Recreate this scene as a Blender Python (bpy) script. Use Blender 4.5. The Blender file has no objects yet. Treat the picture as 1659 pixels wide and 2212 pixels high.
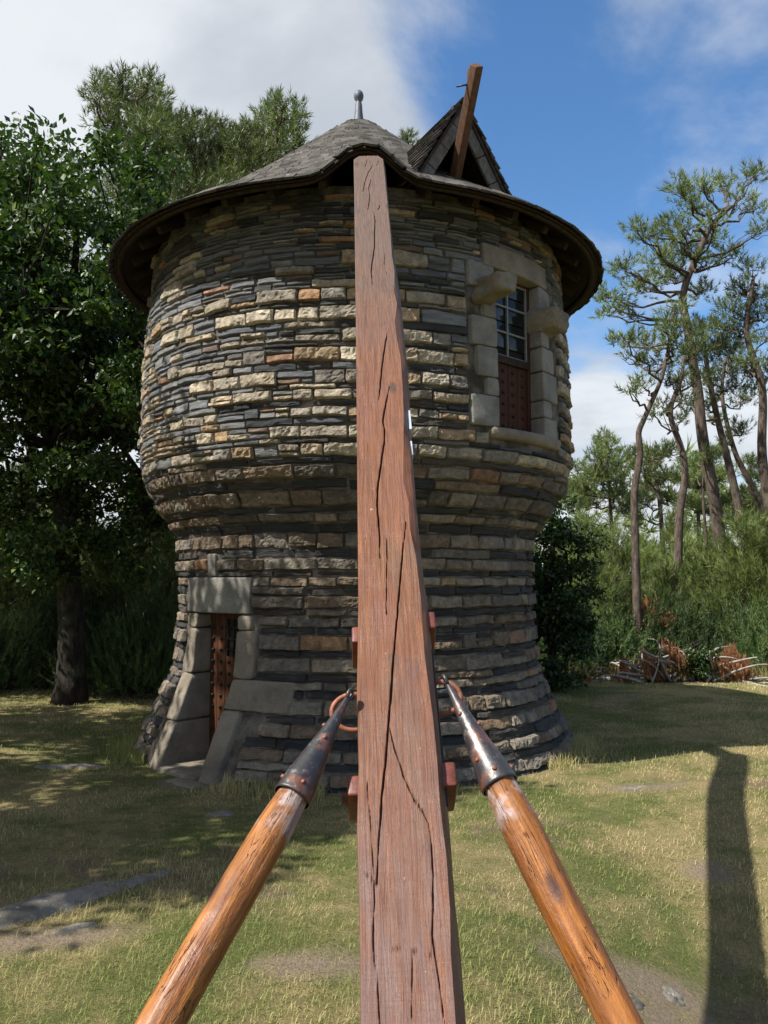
import bpy, math, random
import numpy as np
from mathutils import Vector, Matrix

random.seed(7)
rng = np.random.default_rng(11)
SC = bpy.context.scene
COL = SC.collection
R_ = math.radians

# ------------------------------------------------------------------ camera
PITCH = R_(4.86)
EYE = 1.85
FPX = 1728.0                       # focal length for a picture 1659 pixels wide
cam_d = bpy.data.cameras.new('camera')
cam_d.sensor_fit = 'HORIZONTAL'
cam_d.sensor_width = 36.0
cam_d.lens = 36.0 * FPX / 1659.0
cam_d.clip_start = 0.05
cam_d.clip_end = 2000
cam = bpy.data.objects.new('camera', cam_d)
COL.objects.link(cam)
cam.location = (0, 0, EYE)
cam.rotation_euler = (math.pi / 2 + PITCH, 0, 0)
SC.camera = cam

# ------------------------------------------------------------------ sun, sky, exposure
SUN = Vector((-0.715, -0.375, 1.01)).normalized()         # towards the sun
SUN_EL = math.asin(SUN.z)
SUN_AZ = math.atan2(SUN.x, SUN.y) % (2 * math.pi)
sd = bpy.data.lights.new('sun', 'SUN')
sd.energy = 5.0
sd.angle = R_(0.53)
sd.color = (1.0, 0.95, 0.87)
sun = bpy.data.objects.new('sun', sd)
COL.objects.link(sun)
sun.location = (-20, -12, 30)
sun.rotation_euler = (-SUN).to_track_quat('-Z', 'Y').to_euler()

w = bpy.data.worlds.new('World')
SC.world = w
w.use_nodes = True
wn, wl = w.node_tree.nodes, w.node_tree.links
wn.clear()


def wnode(t, **kw):
    n = wn.new(t)
    for k, v in kw.items():
        setattr(n, k, v)
    return n


def wmath(op, a, b=None, c=None, clamp=False):
    n = wn.new('ShaderNodeMath')
    n.operation = op
    n.use_clamp = clamp
    for i, v in enumerate((a, b, c)):
        if v is None:
            continue
        if isinstance(v, (int, float)):
            n.inputs[i].default_value = v
        else:
            wl.new(v, n.inputs[i])
    return n.outputs[0]


sky = wnode('ShaderNodeTexSky', sky_type='NISHITA', sun_disc=False)
sky.sun_elevation = SUN_EL
sky.sun_rotation = SUN_AZ
sky.air_density = 1.0
sky.dust_density = 0.35
sky.ozone_density = 2.5
tc = wnode('ShaderNodeTexCoord')
sep = wnode('ShaderNodeSeparateXYZ')
wl.new(tc.outputs['Generated'], sep.inputs[0])
zz = wmath('ADD', wmath('MAXIMUM', sep.outputs[2], 0.0), 0.22)
cx = wmath('DIVIDE', sep.outputs[0], zz)
cy = wmath('DIVIDE', sep.outputs[1], zz)
comb = wnode('ShaderNodeCombineXYZ')
wl.new(cx, comb.inputs[0]); wl.new(cy, comb.inputs[1])
comb.inputs[2].default_value = 3.7


def wnoise(scale, detail, rough, dist=0.0, off=(0, 0, 0)):
    mp = wnode('ShaderNodeMapping')
    mp.inputs['Location'].default_value = off
    wl.new(comb.outputs[0], mp.inputs[0])
    n = wnode('ShaderNodeTexNoise')
    n.inputs['Scale'].default_value = scale
    n.inputs['Detail'].default_value = detail
    n.inputs['Roughness'].default_value = rough
    n.inputs['Distortion'].default_value = dist
    wl.new(mp.outputs[0], n.inputs['Vector'])
    return n.outputs[0]


# a cloud bank lies over the western half of the sky and thins out eastwards
bank = wmath('MULTIPLY', wmath('SUBTRACT', cx, 0.17), -1.25)
bank = wmath('MAXIMUM', wmath('MINIMUM', bank, 0.30), -0.045)
low = wmath('MULTIPLY', wmath('SUBTRACT', 0.36, sep.outputs[2], clamp=True), 0.85)
cov = wmath('ADD', wnoise(1.15, 8, 0.56, 0.25, (2.3, 0.4, 0)), wmath('ADD', bank, low))
ramp = wnode('ShaderNodeMapRange', interpolation_type='SMOOTHSTEP')
ramp.inputs['From Min'].default_value = 0.46
ramp.inputs['From Max'].default_value = 0.66
wl.new(cov, ramp.inputs['Value'])
shade = wnode('ShaderNodeMapRange', interpolation_type='SMOOTHSTEP')
shade.inputs['From Min'].default_value = 0.36
shade.inputs['From Max'].default_value = 0.64
wl.new(wnoise(1.7, 6, 0.55, 0.3, (5.1, 1.2, 0)), shade.inputs['Value'])
ccol = wnode('ShaderNodeMix', data_type='RGBA')
wl.new(shade.outputs[0], ccol.inputs['Factor'])
ccol.inputs['A'].default_value = (3.9, 4.2, 4.6, 1)
ccol.inputs['B'].default_value = (6.0, 6.2, 6.4, 1)
mixs = wnode('ShaderNodeMix', data_type='RGBA')
wl.new(wmath('MULTIPLY', ramp.outputs[0], 0.94), mixs.inputs['Factor'])
hs = wnode('ShaderNodeHueSaturation')
hs.inputs['Saturation'].default_value = 1.2
hs.inputs['Value'].default_value = 1.28
wl.new(sky.outputs[0], hs.inputs['Color'])
wl.new(hs.outputs[0], mixs.inputs['A'])
wl.new(ccol.outputs['Result'], mixs.inputs['B'])
bg = wnode('ShaderNodeBackground')
bg.inputs['Strength'].default_value = 0.080
wl.new(mixs.outputs['Result'], bg.inputs['Color'])
wo = wnode('ShaderNodeOutputWorld')
wl.new(bg.outputs[0], wo.inputs['Surface'])

SC.view_settings.view_transform = 'Standard'
SC.view_settings.look = 'None'
SC.view_settings.gamma = 1.0
SC.view_settings.exposure = 0.88
SC.render.engine = 'CYCLES'
SC.cycles.max_bounces = 6
SC.cycles.diffuse_bounces = 3
SC.cycles.glossy_bounces = 2
SC.cycles.transmission_bounces = 4
SC.cycles.transparent_max_bounces = 6


# ------------------------------------------------------------------ numeric helpers
def ray(x, y):
    """direction of a pixel of the 1659 x 2212 picture"""
    u, v = x - 829.5, 1106 - y
    return np.array([u, FPX * math.cos(PITCH) - v * math.sin(PITCH), v * math.cos(PITCH) + FPX * math.sin(PITCH)])


def at_fwd(x, y, fwd):
    d = ray(x, y)
    return np.array([0, 0, EYE]) + d * (fwd / d[1])


def at_depth(x, y, dep):
    d = ray(x, y)
    return np.array([0, 0, EYE]) + d * (dep / FPX)


def on_ground(x, y):
    d = ray(x, y)
    return np.array([0, 0, EYE]) + d * (EYE / -d[2])


def _hash(ix, iy, iz, seed):
    h = (ix.astype(np.int64) * 374761393 + iy.astype(np.int64) * 668265263 + iz.astype(np.int64) * 2147483647 + seed * 974711) & 0xffffffff
    h = ((h ^ (h >> 13)) * 1274126177) & 0xffffffff
    h = ((h ^ (h >> 16)) * 2246822519) & 0xffffffff
    return ((h ^ (h >> 15)) & 0xffff) / 65535.0


def vnoise(P, scale=1.0, seed=0):
    """value noise in -1..1 for an (n,3) array"""
    P = np.asarray(P, float) * scale
    I = np.floor(P)
    F = P - I
    F = F * F * (3 - 2 * F)
    I = I.astype(np.int64)
    out = 0
    for dx in (0, 1):
        wx = F[:, 0] if dx else 1 - F[:, 0]
        for dy in (0, 1):
            wy = F[:, 1] if dy else 1 - F[:, 1]
            for dz in (0, 1):
                wz = F[:, 2] if dz else 1 - F[:, 2]
                out = out + wx * wy * wz * _hash(I[:, 0] + dx, I[:, 1] + dy, I[:, 2] + dz, seed)
    return out * 2 - 1


def fbm(P, scale=1.0, seed=0, octv=3):
    o, a, s = 0, 1.0, scale
    for k in range(octv):
        o = o + a * vnoise(P, s, seed + 17 * k)
        a *= 0.5
        s *= 2.03
    return o


def sstep(a, b, x):
    t = np.clip((x - a) / (b - a), 0, 1)
    return t * t * (3 - 2 * t)


# ------------------------------------------------------------------ object helpers
WLOC = {}


def np_mesh(name, V, F, mats, smooth=True, mat_idx=None, attrs=None):
    """F: (m,k) array, or a list of such arrays"""
    V = np.asarray(V, np.float32)
    Fs = [np.asarray(f, np.int32) for f in (F if isinstance(F, list) else [F])]
    Fs = [f for f in Fs if len(f)]
    me = bpy.data.meshes.new(name)
    me.vertices.add(len(V))
    me.vertices.foreach_set('co', V.ravel())
    tot = sum(f.size for f in Fs)
    me.loops.add(tot)
    me.loops.foreach_set('vertex_index', np.concatenate([f.ravel() for f in Fs]))
    npoly = sum(len(f) for f in Fs)
    me.polygons.add(npoly)
    st, o = [], 0
    for f in Fs:
        st.append(o + np.arange(len(f)) * f.shape[1])
        o += f.size
    me.polygons.foreach_set('loop_start', np.concatenate(st).astype(np.int32))
    if mat_idx is not None:
        me.polygons.foreach_set('material_index', np.asarray(mat_idx, np.int32))
    me.polygons.foreach_set('use_smooth', np.full(npoly, bool(smooth)))
    for k, v in (attrs or {}).items():
        v = np.asarray(v, np.float32)
        if v.ndim == 2:
            a = me.attributes.new(k, 'FLOAT_COLOR', 'POINT')
            a.data.foreach_set('color', v.ravel())
        else:
            a = me.attributes.new(k, 'FLOAT', 'POINT')
            a.data.foreach_set('value', v)
    me.update(calc_edges=True)
    me.validate()
    for m in (mats if isinstance(mats, (list, tuple)) else [mats]):
        me.materials.append(m)
    return me


def link(name, me, parent=None, loc=(0, 0, 0)):
    o = bpy.data.objects.new(name, me)
    COL.objects.link(o)
    loc = Vector([float(q) for q in loc])
    WLOC[o] = loc
    if parent is not None:
        o.parent = parent
        o.location = loc - WLOC[parent]
    else:
        o.location = loc
    return o


def obj(name, V, F, mats, parent=None, smooth=True, origin=None, **kw):
    V = np.asarray(V, float)
    if origin is None:
        origin = (V.min(0) + V.max(0)) / 2 if parent is not None else np.array([(V[:, 0].min() + V[:, 0].max()) / 2, (V[:, 1].min() + V[:, 1].max()) / 2, V[:, 2].min()])
    me = np_mesh(name, V - np.asarray(origin), F, mats, smooth, **kw)
    return link(name, me, parent, origin)


def empty(name, loc):
    o = bpy.data.objects.new(name, None)
    COL.objects.link(o)
    o.location = [float(q) for q in loc]
    o.empty_display_size = 0.3
    WLOC[o] = Vector([float(q) for q in loc])
    return o


def tag(o, label=None, cat=None, group=None, kind=None):
    if label: o['label'] = label
    if cat: o['category'] = cat
    if group: o['group'] = group
    if kind: o['kind'] = kind
    return o


def copy_tree(o, parent=None):
    c = o.copy()
    COL.objects.link(c)
    c.parent = parent
    for ch in list(o.children):
        copy_tree(ch, c)
    return c


class MB:
    """collects vertex and face blocks for one mesh"""
    def __init__(s):
        s.V, s.F, s.n, s.A, s.M = [], {}, 0, [], {}

    def add(s, V, F, attr=None, mi=0):
        V = np.asarray(V, float); F = np.asarray(F, np.int64)
        k = F.shape[1]
        s.F.setdefault(k, []).append(F + s.n)
        s.M.setdefault(k, []).append(np.full(len(F), mi))
        s.V.append(V)
        s.n += len(V)
        if attr is not None:
            s.A.append(np.full(len(V), float(attr)) if np.ndim(attr) == 0 else np.asarray(attr, float))
        return s

    def get(s):
        ks = sorted(s.F)
        return np.concatenate(s.V), [np.concatenate(s.F[k]) for k in ks], np.concatenate([np.concatenate(s.M[k]) for k in ks])

    def build(s, name, mats, parent=None, attr=None, smooth=True, origin=None):
        V, F, M = s.get()
        kw = {}
        if attr and s.A:
            kw['attrs'] = {attr: np.concatenate(s.A)}
        return obj(name, V, F, mats, parent, smooth, origin, mat_idx=M, **kw)


BOXV = np.array([[x, y, z] for z in (-.5, .5) for y in (-.5, .5) for x in (-.5, .5)])
BOXF = np.array([[0, 2, 3, 1], [4, 5, 7, 6], [0, 1, 5, 4], [2, 6, 7, 3], [0, 4, 6, 2], [1, 3, 7, 5]])


def tube(pts, rad, n=8, caps=True):
    """tapered tube along a polyline -> V, quads"""
    pts = np.asarray(pts, float)
    rad = np.broadcast_to(np.asarray(rad, float), (len(pts),))
    T = np.gradient(pts, axis=0)
    T /= np.linalg.norm(T, axis=1)[:, None] + 1e-9
    ref = np.array([0, 0, 1.0]) if abs(T[0][2]) < 0.9 else np.array([1.0, 0, 0])
    V = []
    for p, t, r in zip(pts, T, rad):
        a = ref - t * (ref @ t); a /= np.linalg.norm(a) + 1e-9
        ref = a
        b = np.cross(t, a)
        th = np.arange(n) * 2 * math.pi / n
        V.append(p + r * (np.cos(th)[:, None] * a + np.sin(th)[:, None] * b))
    V = np.concatenate(V)
    m = len(pts)
    i = np.arange(m - 1)[:, None] * n
    j = np.arange(n)[None]
    F = np.stack([i + j, i + (j + 1) % n, i + n + (j + 1) % n, i + n + j], -1).reshape(-1, 4)
    if caps:
        V = np.concatenate([V, pts[:1], pts[-1:]])
        c0, c1 = len(V) - 2, len(V) - 1
        jj = np.arange(n)
        e0 = np.stack([np.full(n, c0), (jj + 1) % n, jj, jj], -1)
        e1 = np.stack([np.full(n, c1), (m - 1) * n + jj, (m - 1) * n + (jj + 1) % n, (m - 1) * n + (jj + 1) % n], -1)
        # degenerate quads avoided: return as triangles folded in a second array
        return V, F, np.concatenate([e0[:, :3], e1[:, :3]])
    return V, F, np.zeros((0, 3), int)


def add_tube(mb, pts, rad, n=8, caps=True, attr=None, mi=0):
    V, F, T = tube(pts, rad, n, caps)
    base = mb.n
    mb.add(V, F, attr, mi)
    if len(T):
        mb.F.setdefault(3, []).append(T + base)
        mb.M.setdefault(3, []).append(np.full(len(T), mi))


def rblock(c, ax, dims, r, seed=0, rough=0.004, seg=3, warp=None):
    """rounded, slightly rough block; ax rows = unit axes; returns V, quads"""
    h = np.asarray(dims, float) / 2
    r = min(r, h.min() * 0.9)

    def lin(hh):
        return np.concatenate([[-hh, -hh + r * 0.35], np.linspace(-hh + r, hh - r, seg + 1), [hh - r * 0.35, hh]])
    V, F, n = [], [], 0
    for a in range(3):
        b, c_ = (a + 1) % 3, (a + 2) % 3
        for s in (-1, 1):
            B, Cc = np.meshgrid(lin(h[b]), lin(h[c_]), indexing='ij')
            q = np.zeros(B.shape + (3,))
            q[..., a] = s * h[a]; q[..., b] = B; q[..., c_] = Cc
            nb, nc = B.shape
            idx = np.arange(nb * nc).reshape(nb, nc)
            f = np.stack([idx[:-1, :-1], idx[1:, :-1], idx[1:, 1:], idx[:-1, 1:]], -1).reshape(-1, 4)
            if s < 0: f = f[:, ::-1]
            V.append(q.reshape(-1, 3)); F.append(f + n); n += nb * nc
    V = np.concatenate(V); F = np.concatenate(F)
    inner = np.clip(V, -(h - r), h - r)
    d = V - inner
    l = np.linalg.norm(d, axis=1)[:, None]
    V = np.where(l > 1e-6, inner + d / np.maximum(l, 1e-9) * r, V)
    # weld the seams
    key = np.round(V * 1e5).astype(np.int64)
    _, first, inv = np.unique(key, axis=0, return_index=True, return_inverse=True)
    V = V[first]; F = inv.reshape(-1)[F]
    if warp is not None:
        V = warp(V)
    else:
        V = np.asarray(c) + V @ np.asarray(ax)
    if rough:
        nn = V - V.mean(0)
        nn /= np.linalg.norm(nn, axis=1)[:, None] + 1e-9
        V = V + nn * (fbm(V, 9, seed, 3) * rough)[:, None]
    return V, F


# ------------------------------------------------------------------ materials
class NT:
    def __init__(s, name):
        s.m = bpy.data.materials.new(name)
        s.m.use_nodes = True
        s.n, s.l = s.m.node_tree.nodes, s.m.node_tree.links
        s.b = s.n['Principled BSDF']
        s.out = s.n['Material Output']
        s.pos = None

    def node(s, t, **kw):
        n = s.n.new(t)
        for k, v in kw.items():
            setattr(n, k, v)
        return n

    def put(s, sock, v):
        if isinstance(v, bpy.types.NodeSocket):
            s.l.new(v, sock)
        elif isinstance(v, (tuple, list)) and len(v) == 3 and sock.type == 'RGBA':
            sock.default_value = (*v, 1)
        else:
            sock.default_value = v

    def P(s):
        if s.pos is None:
            s.pos = s.node('ShaderNodeNewGeometry').outputs['Position']
        return s.pos

    def mapping(s, vec, scale=(1, 1, 1), rot=(0, 0, 0), loc=(0, 0, 0)):
        n = s.node('ShaderNodeMapping')
        s.l.new(vec, n.inputs[0])
        n.inputs['Scale'].default_value = scale
        n.inputs['Rotation'].default_value = rot
        n.inputs['Location'].default_value = loc
        return n.outputs[0]

    def noise(s, scale, detail=4, rough=0.55, vec=None, dist=0.0, color=False):
        n = s.node('ShaderNodeTexNoise')
        s.l.new(vec if vec is not None else s.P(), n.inputs['Vector'])
        n.inputs['Scale'].default_value = scale
        n.inputs['Detail'].default_value = detail
        n.inputs['Roughness'].default_value = rough
        n.inputs['Distortion'].default_value = dist
        return n.outputs[1 if color else 0]

    def voro(s, scale, vec=None, feature='F1', out=0):
        n = s.node('ShaderNodeTexVoronoi', feature=feature)
        s.l.new(vec if vec is not None else s.P(), n.inputs['Vector'])
        n.inputs['Scale'].default_value = scale
        return n.outputs[out]

    def rng(s, v, a, b, c=0.0, d=1.0, smooth=True):
        n = s.node('ShaderNodeMapRange', interpolation_type='SMOOTHSTEP' if smooth else 'LINEAR')
        s.put(n.inputs['Value'], v)
        for k, q in (('From Min', a), ('From Max', b), ('To Min', c), ('To Max', d)):
            n.inputs[k].default_value = q
        return n.outputs[0]

    def mix(s, f, a, b, blend='MIX'):
        n = s.node('ShaderNodeMix', data_type='RGBA', blend_type=blend)
        s.put(n.inputs['Factor'], f); s.put(n.inputs['A'], a); s.put(n.inputs['B'], b)
        return n.outputs['Result']

    def math(s, op, a, b=0.0, clamp=False):
        n = s.node('ShaderNodeMath', operation=op, use_clamp=clamp)
        s.put(n.inputs[0], a); s.put(n.inputs[1], b)
        return n.outputs[0]

    def attr(s, name, out='Color'):
        return s.node('ShaderNodeAttribute', attribute_name=name).outputs[out]

    def bump(s, h, strength=0.5, dist=0.01, prev=None):
        n = s.node('ShaderNodeBump')
        n.inputs['Strength'].default_value = strength
        n.inputs['Distance'].default_value = dist
        s.put(n.inputs['Height'], h)
        if prev is not None:
            s.l.new(prev, n.inputs['Normal'])
        s.l.new(n.outputs[0], s.b.inputs['Normal'])
        return n.outputs[0]

    def set(s, **kw):
        names = {'col': 'Base Color', 'rough': 'Roughness', 'metal': 'Metallic', 'spec': 'Specular IOR Level', 'coat': 'Coat Weight', 'crough': 'Coat Roughness'}
        for k, v in kw.items():
            s.put(s.b.inputs[names[k]], v)
        return s


def scale_col(s, col, v):
    """multiply a colour by a value socket"""
    n = s.node('ShaderNodeVectorMath', operation='SCALE')
    s.put(n.inputs[0], col); s.put(n.inputs['Scale'], v)
    return n.outputs[0]


def m_granite(name='granite_rubble', lich=0.25):
    s = NT(name)
    t = s.attr('tint')
    v = s.rng(s.noise(11, 8, 0.70), 0.28, 0.72, 0.42, 1.5, False)
    c = scale_col(s, t, v)
    c = s.mix(s.math('MULTIPLY', s.rng(s.noise(3.1, 5, 0.6), 0.52, 0.75), 0.3), c, (0.26, 0.165, 0.085))
    c = s.mix(s.math('MULTIPLY', s.rng(s.noise(5.3, 6, 0.7, s.mapping(s.P(), loc=(9, 3, 1))), 0.60, 0.72), lich), c, (0.52, 0.52, 0.47))
    c = s.mix(s.math('MULTIPLY', s.rng(s.noise(140, 2, 0.6), 0.56, 0.66), 0.6), c, (0.07, 0.06, 0.055))
    c = s.mix(s.math('MULTIPLY', s.rng(s.noise(2.3, 6, 0.7, s.mapping(s.P(), loc=(1, 7, 4))), 0.58, 0.78), 0.6), c, (0.055, 0.05, 0.045))
    b = s.bump(s.noise(30, 8, 0.75), 1.0, 0.05)
    s.bump(s.noise(110, 3, 0.6), 0.7, 0.008, b)
    return s.set(col=c, rough=0.92, spec=0.25).m


def m_schist():
    s = NT('dark_schist')
    t = s.attr('tint')
    lay = s.mapping(s.P(), scale=(1, 1, 9))
    v = s.rng(s.noise(5, 6, 0.65, lay), 0.25, 0.75, 0.45, 1.6, False)
    c = scale_col(s, t, v)
    c = s.mix(s.math('MULTIPLY', s.rng(s.noise(4.5, 5, 0.65, s.mapping(s.P(), loc=(3, 1, 8))), 0.57, 0.74), 0.5), c, (0.16, 0.105, 0.065))
    c = s.mix(s.math('MULTIPLY', s.rng(s.noise(8, 6, 0.7, s.mapping(s.P(), loc=(5, 8, 2))), 0.62, 0.74), 0.45), c, (0.40, 0.39, 0.36))
    b = s.bump(s.noise(9, 8, 0.75, lay, 0.4), 1.0, 0.045)
    s.bump(s.noise(70, 4, 0.6), 0.4, 0.004, b)
    return s.set(col=c, rough=0.78, spec=0.35).m


def m_mortar():
    s = NT('lime_mortar')
    c = s.mix(s.rng(s.noise(4, 6, 0.65), 0.35, 0.7), (0.07, 0.06, 0.05), (0.25, 0.225, 0.19))
    s.bump(s.noise(40, 6, 0.75), 1.0, 0.035)
    return s.set(col=c, rough=0.95, spec=0.1).m


def m_dressed(name, a, b_, dark=0.5):
    s = NT(name)
    c = s.mix(s.rng(s.noise(4, 6, 0.6), 0.3, 0.7), a, b_)
    c = s.mix(s.math('MULTIPLY', s.rng(s.noise(160, 2, 0.6), 0.55, 0.65), 0.55), c, (0.06, 0.055, 0.05))
    c = s.mix(s.math('MULTIPLY', s.rng(s.noise(2.2, 6, 0.7, s.mapping(s.P(), loc=(4, 2, 7))), 0.5, 0.75), dark), c, (0.085, 0.075, 0.06))
    b = s.bump(s.noise(38, 8, 0.75), 1.0, 0.022)
    s.bump(s.noise(170, 3, 0.6), 0.8, 0.006, b)
    return s.set(col=c, rough=0.93, spec=0.2).m


def m_shingle():
    s = NT('weathered_shingle')
    r = s.attr('rnd', 'Fac')
    oi = s.node('ShaderNodeObjectInfo').outputs['Random']
    v = s.math('ADD', s.math('MULTIPLY', s.math('FRACT', s.math('ADD', r, oi)), 1.15), 0.42)
    c = s.mix(s.rng(s.noise(6, 6, 0.65), 0.3, 0.7), (0.036, 0.032, 0.028), (0.078, 0.071, 0.063))
    c = scale_col(s, c, v)
    c = s.mix(s.math('MULTIPLY', s.rng(s.noise(16, 6, 0.75), 0.60, 0.70), 0.7), c, (0.36, 0.36, 0.33))
    c = s.mix(s.math('MULTIPLY', s.rng(s.noise(3.3, 5, 0.6, s.mapping(s.P(), loc=(8, 1, 2))), 0.56, 0.74), 0.45), c, (0.075, 0.078, 0.035))
    s.bump(s.noise(60, 5, 0.65), 0.7, 0.006)
    return s.set(col=c, rough=0.9, spec=0.2).m


def m_wood(name, a, b_, axis_scale=(18, 18, 1.2), rough=0.75, spec=0.25, bumpd=0.004):
    s = NT(name)
    v = s.mapping(s.P(), scale=axis_scale)
    c = s.mix(s.rng(s.noise(2.2, 6, 0.62, v, 0.6), 0.3, 0.72), a, b_)
    s.bump(s.noise(4, 6, 0.65, v, 0.4), 0.6, bumpd)
    return s.set(col=c, rough=rough, spec=spec).m


def m_plain(name, col, rough=0.6, metal=0.0, var=0.35, scale=14, bump=0.003, spec=0.4):
    s = NT(name)
    v = s.rng(s.noise(scale, 5, 0.6), 0.3, 0.7, 1 - var, 1 + var, False)
    s.bump(s.noise(scale * 4, 5, 0.6), 0.5, bump)
    return s.set(col=scale_col(s, col, v), rough=rough, metal=metal, spec=spec).m


def m_leaf(name, a, b_, c_=None, trans=0.35, rough=0.45, tcol=None, big=0.0, spec=0.4):
    """foliage with a random value per leaf"""
    s = NT(name)
    r = s.attr('rnd', 'Fac')
    c = s.mix(r, a, b_)
    if c_ is not None:
        c = s.mix(s.rng(r, 0.90, 0.96), c, c_)
    c = scale_col(s, c, s.rng(s.node('ShaderNodeObjectInfo').outputs['Random'], 0, 1, 0.62, 1.45, False))
    if big:
        c = scale_col(s, c, s.rng(s.noise(0.9, 3, 0.5), 0.3, 0.7, 1 - big, 1 + big, False))
    s.set(col=c, rough=rough, spec=spec)
    tb = s.node('ShaderNodeBsdfTranslucent')
    s.put(tb.inputs[0], s.mix(1.0, c, tcol or (1.0, 1.15, 0.45), 'MULTIPLY'))
    mx = s.node('ShaderNodeMixShader')
    mx.inputs[0].default_value = trans
    s.l.new(s.b.outputs[0], mx.inputs[1]); s.l.new(tb.outputs[0], mx.inputs[2])
    s.l.new(mx.outputs[0], s.out.inputs['Surface'])
    return s.m


M_GRAN, M_SCHIST, M_MORT = m_granite(), m_schist(), m_mortar()
M_DRESS = m_dressed('dressed_granite', (0.19, 0.18, 0.16), (0.31, 0.295, 0.26), 0.6)
M_DRESSW = m_dressed('warm_dressed_granite', (0.20, 0.17, 0.13), (0.30, 0.26, 0.205), 0.6)
M_SHING = m_shingle()
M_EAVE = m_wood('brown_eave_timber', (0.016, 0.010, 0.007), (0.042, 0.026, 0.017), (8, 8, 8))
M_GREYW = m_wood('grey_weathered_board', (0.07, 0.064, 0.056), (0.15, 0.14, 0.125), (10, 10, 4))
M_ARM = m_wood('red_brown_timber', (0.065, 0.032, 0.018), (0.12, 0.062, 0.036), (14, 14, 2))
M_LEAD = m_plain('dull_zinc', (0.085, 0.095, 0.115), 0.55, 0.1, 0.25, 20, 0.001)
M_DOOR = m_wood('orange_brown_plank', (0.042, 0.015, 0.006), (0.092, 0.034, 0.012), (20, 20, 1.5))
M_DOOR2 = m_wood('red_brown_plank', (0.040, 0.014, 0.008), (0.075, 0.027, 0.014), (20, 20, 1.5))
M_IRONB = m_plain('black_iron', (0.012, 0.012, 0.013), 0.5, 0.3, 0.4, 40)
M_MUNT = m_plain('pale_muntin_paint', (0.18, 0.19, 0.185), 0.5, 0, 0.2, 30, 0.0005)
gl = NT('dark_window_glass'); gl.set(col=(0.010, 0.012, 0.013), rough=0.12, spec=0.35)
gl.bump(gl.noise(3, 2, 0.5), 0.15, 0.01)
M_GLASS = gl.m
M_DARK = m_plain('dark_interior', (0.012, 0.010, 0.008), 0.9, 0, 0.2)


# ------------------------------------------------------------------ ground
TC = np.array([-0.32, 9.65, 0.0])           # tower axis


def gz(x, y):
    x = np.asarray(x, float); y = np.asarray(y, float)
    P = np.stack([x, y, x * 0], -1).reshape(-1, 3)
    d = np.hypot(x - TC[0], y - TC[1])
    n = (vnoise(P, 0.22, 5) * 0.10 + vnoise(P, 0.7, 6) * 0.03 + vnoise(P, 2.1, 8) * 0.012).reshape(x.shape)
    n = n * sstep(2.3, 5.0, d)
    n = n - 0.62 * sstep(0.3, 2.1, x) * sstep(7.2, 3.2, y)      # the lawn dips to the right of the pole
    n = n + 0.9 * sstep(22, 60, d)
    return n


BARE = [(on_ground(1395, 2050), 0.50, 0.28), (on_ground(690, 2120), 0.35, 0.12), (on_ground(1380, 1705), 0.45, 0.12), (on_ground(1430, 2035), 0.42, 0.30), (on_ground(1530, 1835), 0.22, 0.16), (on_ground(100, 2060), 0.5, 0.18), (on_ground(430, 1690), 0.5, 0.25)]


def sheet_axis():
    a = np.concatenate([np.arange(-14, 14, 0.11), np.geomspace(14, 400, 26)])
    return np.concatenate([-np.geomspace(14, 400, 26)[::-1][:-1], a])


M_GR = NT('lawn_soil')


def lawn_color(s, dirt=True):
    P = s.P()
    n1 = s.noise(0.55, 6, 0.62, P)
    n2 = s.noise(1.7, 6, 0.66, s.mapping(P, loc=(4, 9, 0)))
    n3 = s.noise(9, 5, 0.7, s.mapping(P, loc=(2, 3, 0)))
    f = s.math('ADD', s.math('MULTIPLY', n1, 0.5), s.math('ADD', s.math('MULTIPLY', n2, 0.32), s.math('MULTIPLY', n3, 0.18)))
    return s.rng(f, 0.435, 0.575), n2, n3


f, n2, n3 = lawn_color(M_GR)
c = M_GR.mix(f, (0.11, 0.125, 0.040), (0.27, 0.215, 0.105))
c = M_GR.mix(M_GR.math('MULTIPLY', M_GR.rng(M_GR.noise(0.9, 6, 0.65, M_GR.mapping(M_GR.P(), loc=(7, 1, 0))), 0.56, 0.66), 0.8), c, (0.17, 0.125, 0.085))
c = M_GR.mix(M_GR.math('MULTIPLY', M_GR.attr('bare', 'Fac'), M_GR.rng(M_GR.noise(5, 6, 0.7), 0.3, 0.55, 0.3, 1.0)), c, (0.235, 0.185, 0.135))
c = scale_col(M_GR, c, M_GR.rng(M_GR.noise(60, 4, 0.7), 0.25, 0.75, 0.5, 1.35, False))
b = M_GR.bump(M_GR.noise(45, 6, 0.75), 1.0, 0.03)
M_GR.set(col=c, rough=0.95, spec=0.1)
ax = sheet_axis()
ay = ax + 6
GX, GY = np.meshgrid(ax, ay, indexing='ij')
GV = np.stack([GX, GY, gz(GX, GY)], -1).reshape(-1, 3)
gi = np.arange(GX.size).reshape(GX.shape)
GF = np.stack([gi[:-1, :-1], gi[1:, :-1], gi[1:, 1:], gi[:-1, 1:]], -1).reshape(-1, 4)
bare_v = np.zeros(len(GV))
for (c_, a_, b_) in BARE:
    q_ = np.sqrt(((GV[:, 0] - c_[0]) / a_) ** 2 + ((GV[:, 1] - c_[1]) / b_) ** 2) + 0.35 * vnoise(GV, 4.0, 61)
    bare_v = np.maximum(bare_v, sstep(1.15, 0.55, q_))
tag(obj('ground', GV, GF, M_GR.m, origin=(0, 0, 0), attrs={'bare': bare_v}), kind='structure')


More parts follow.
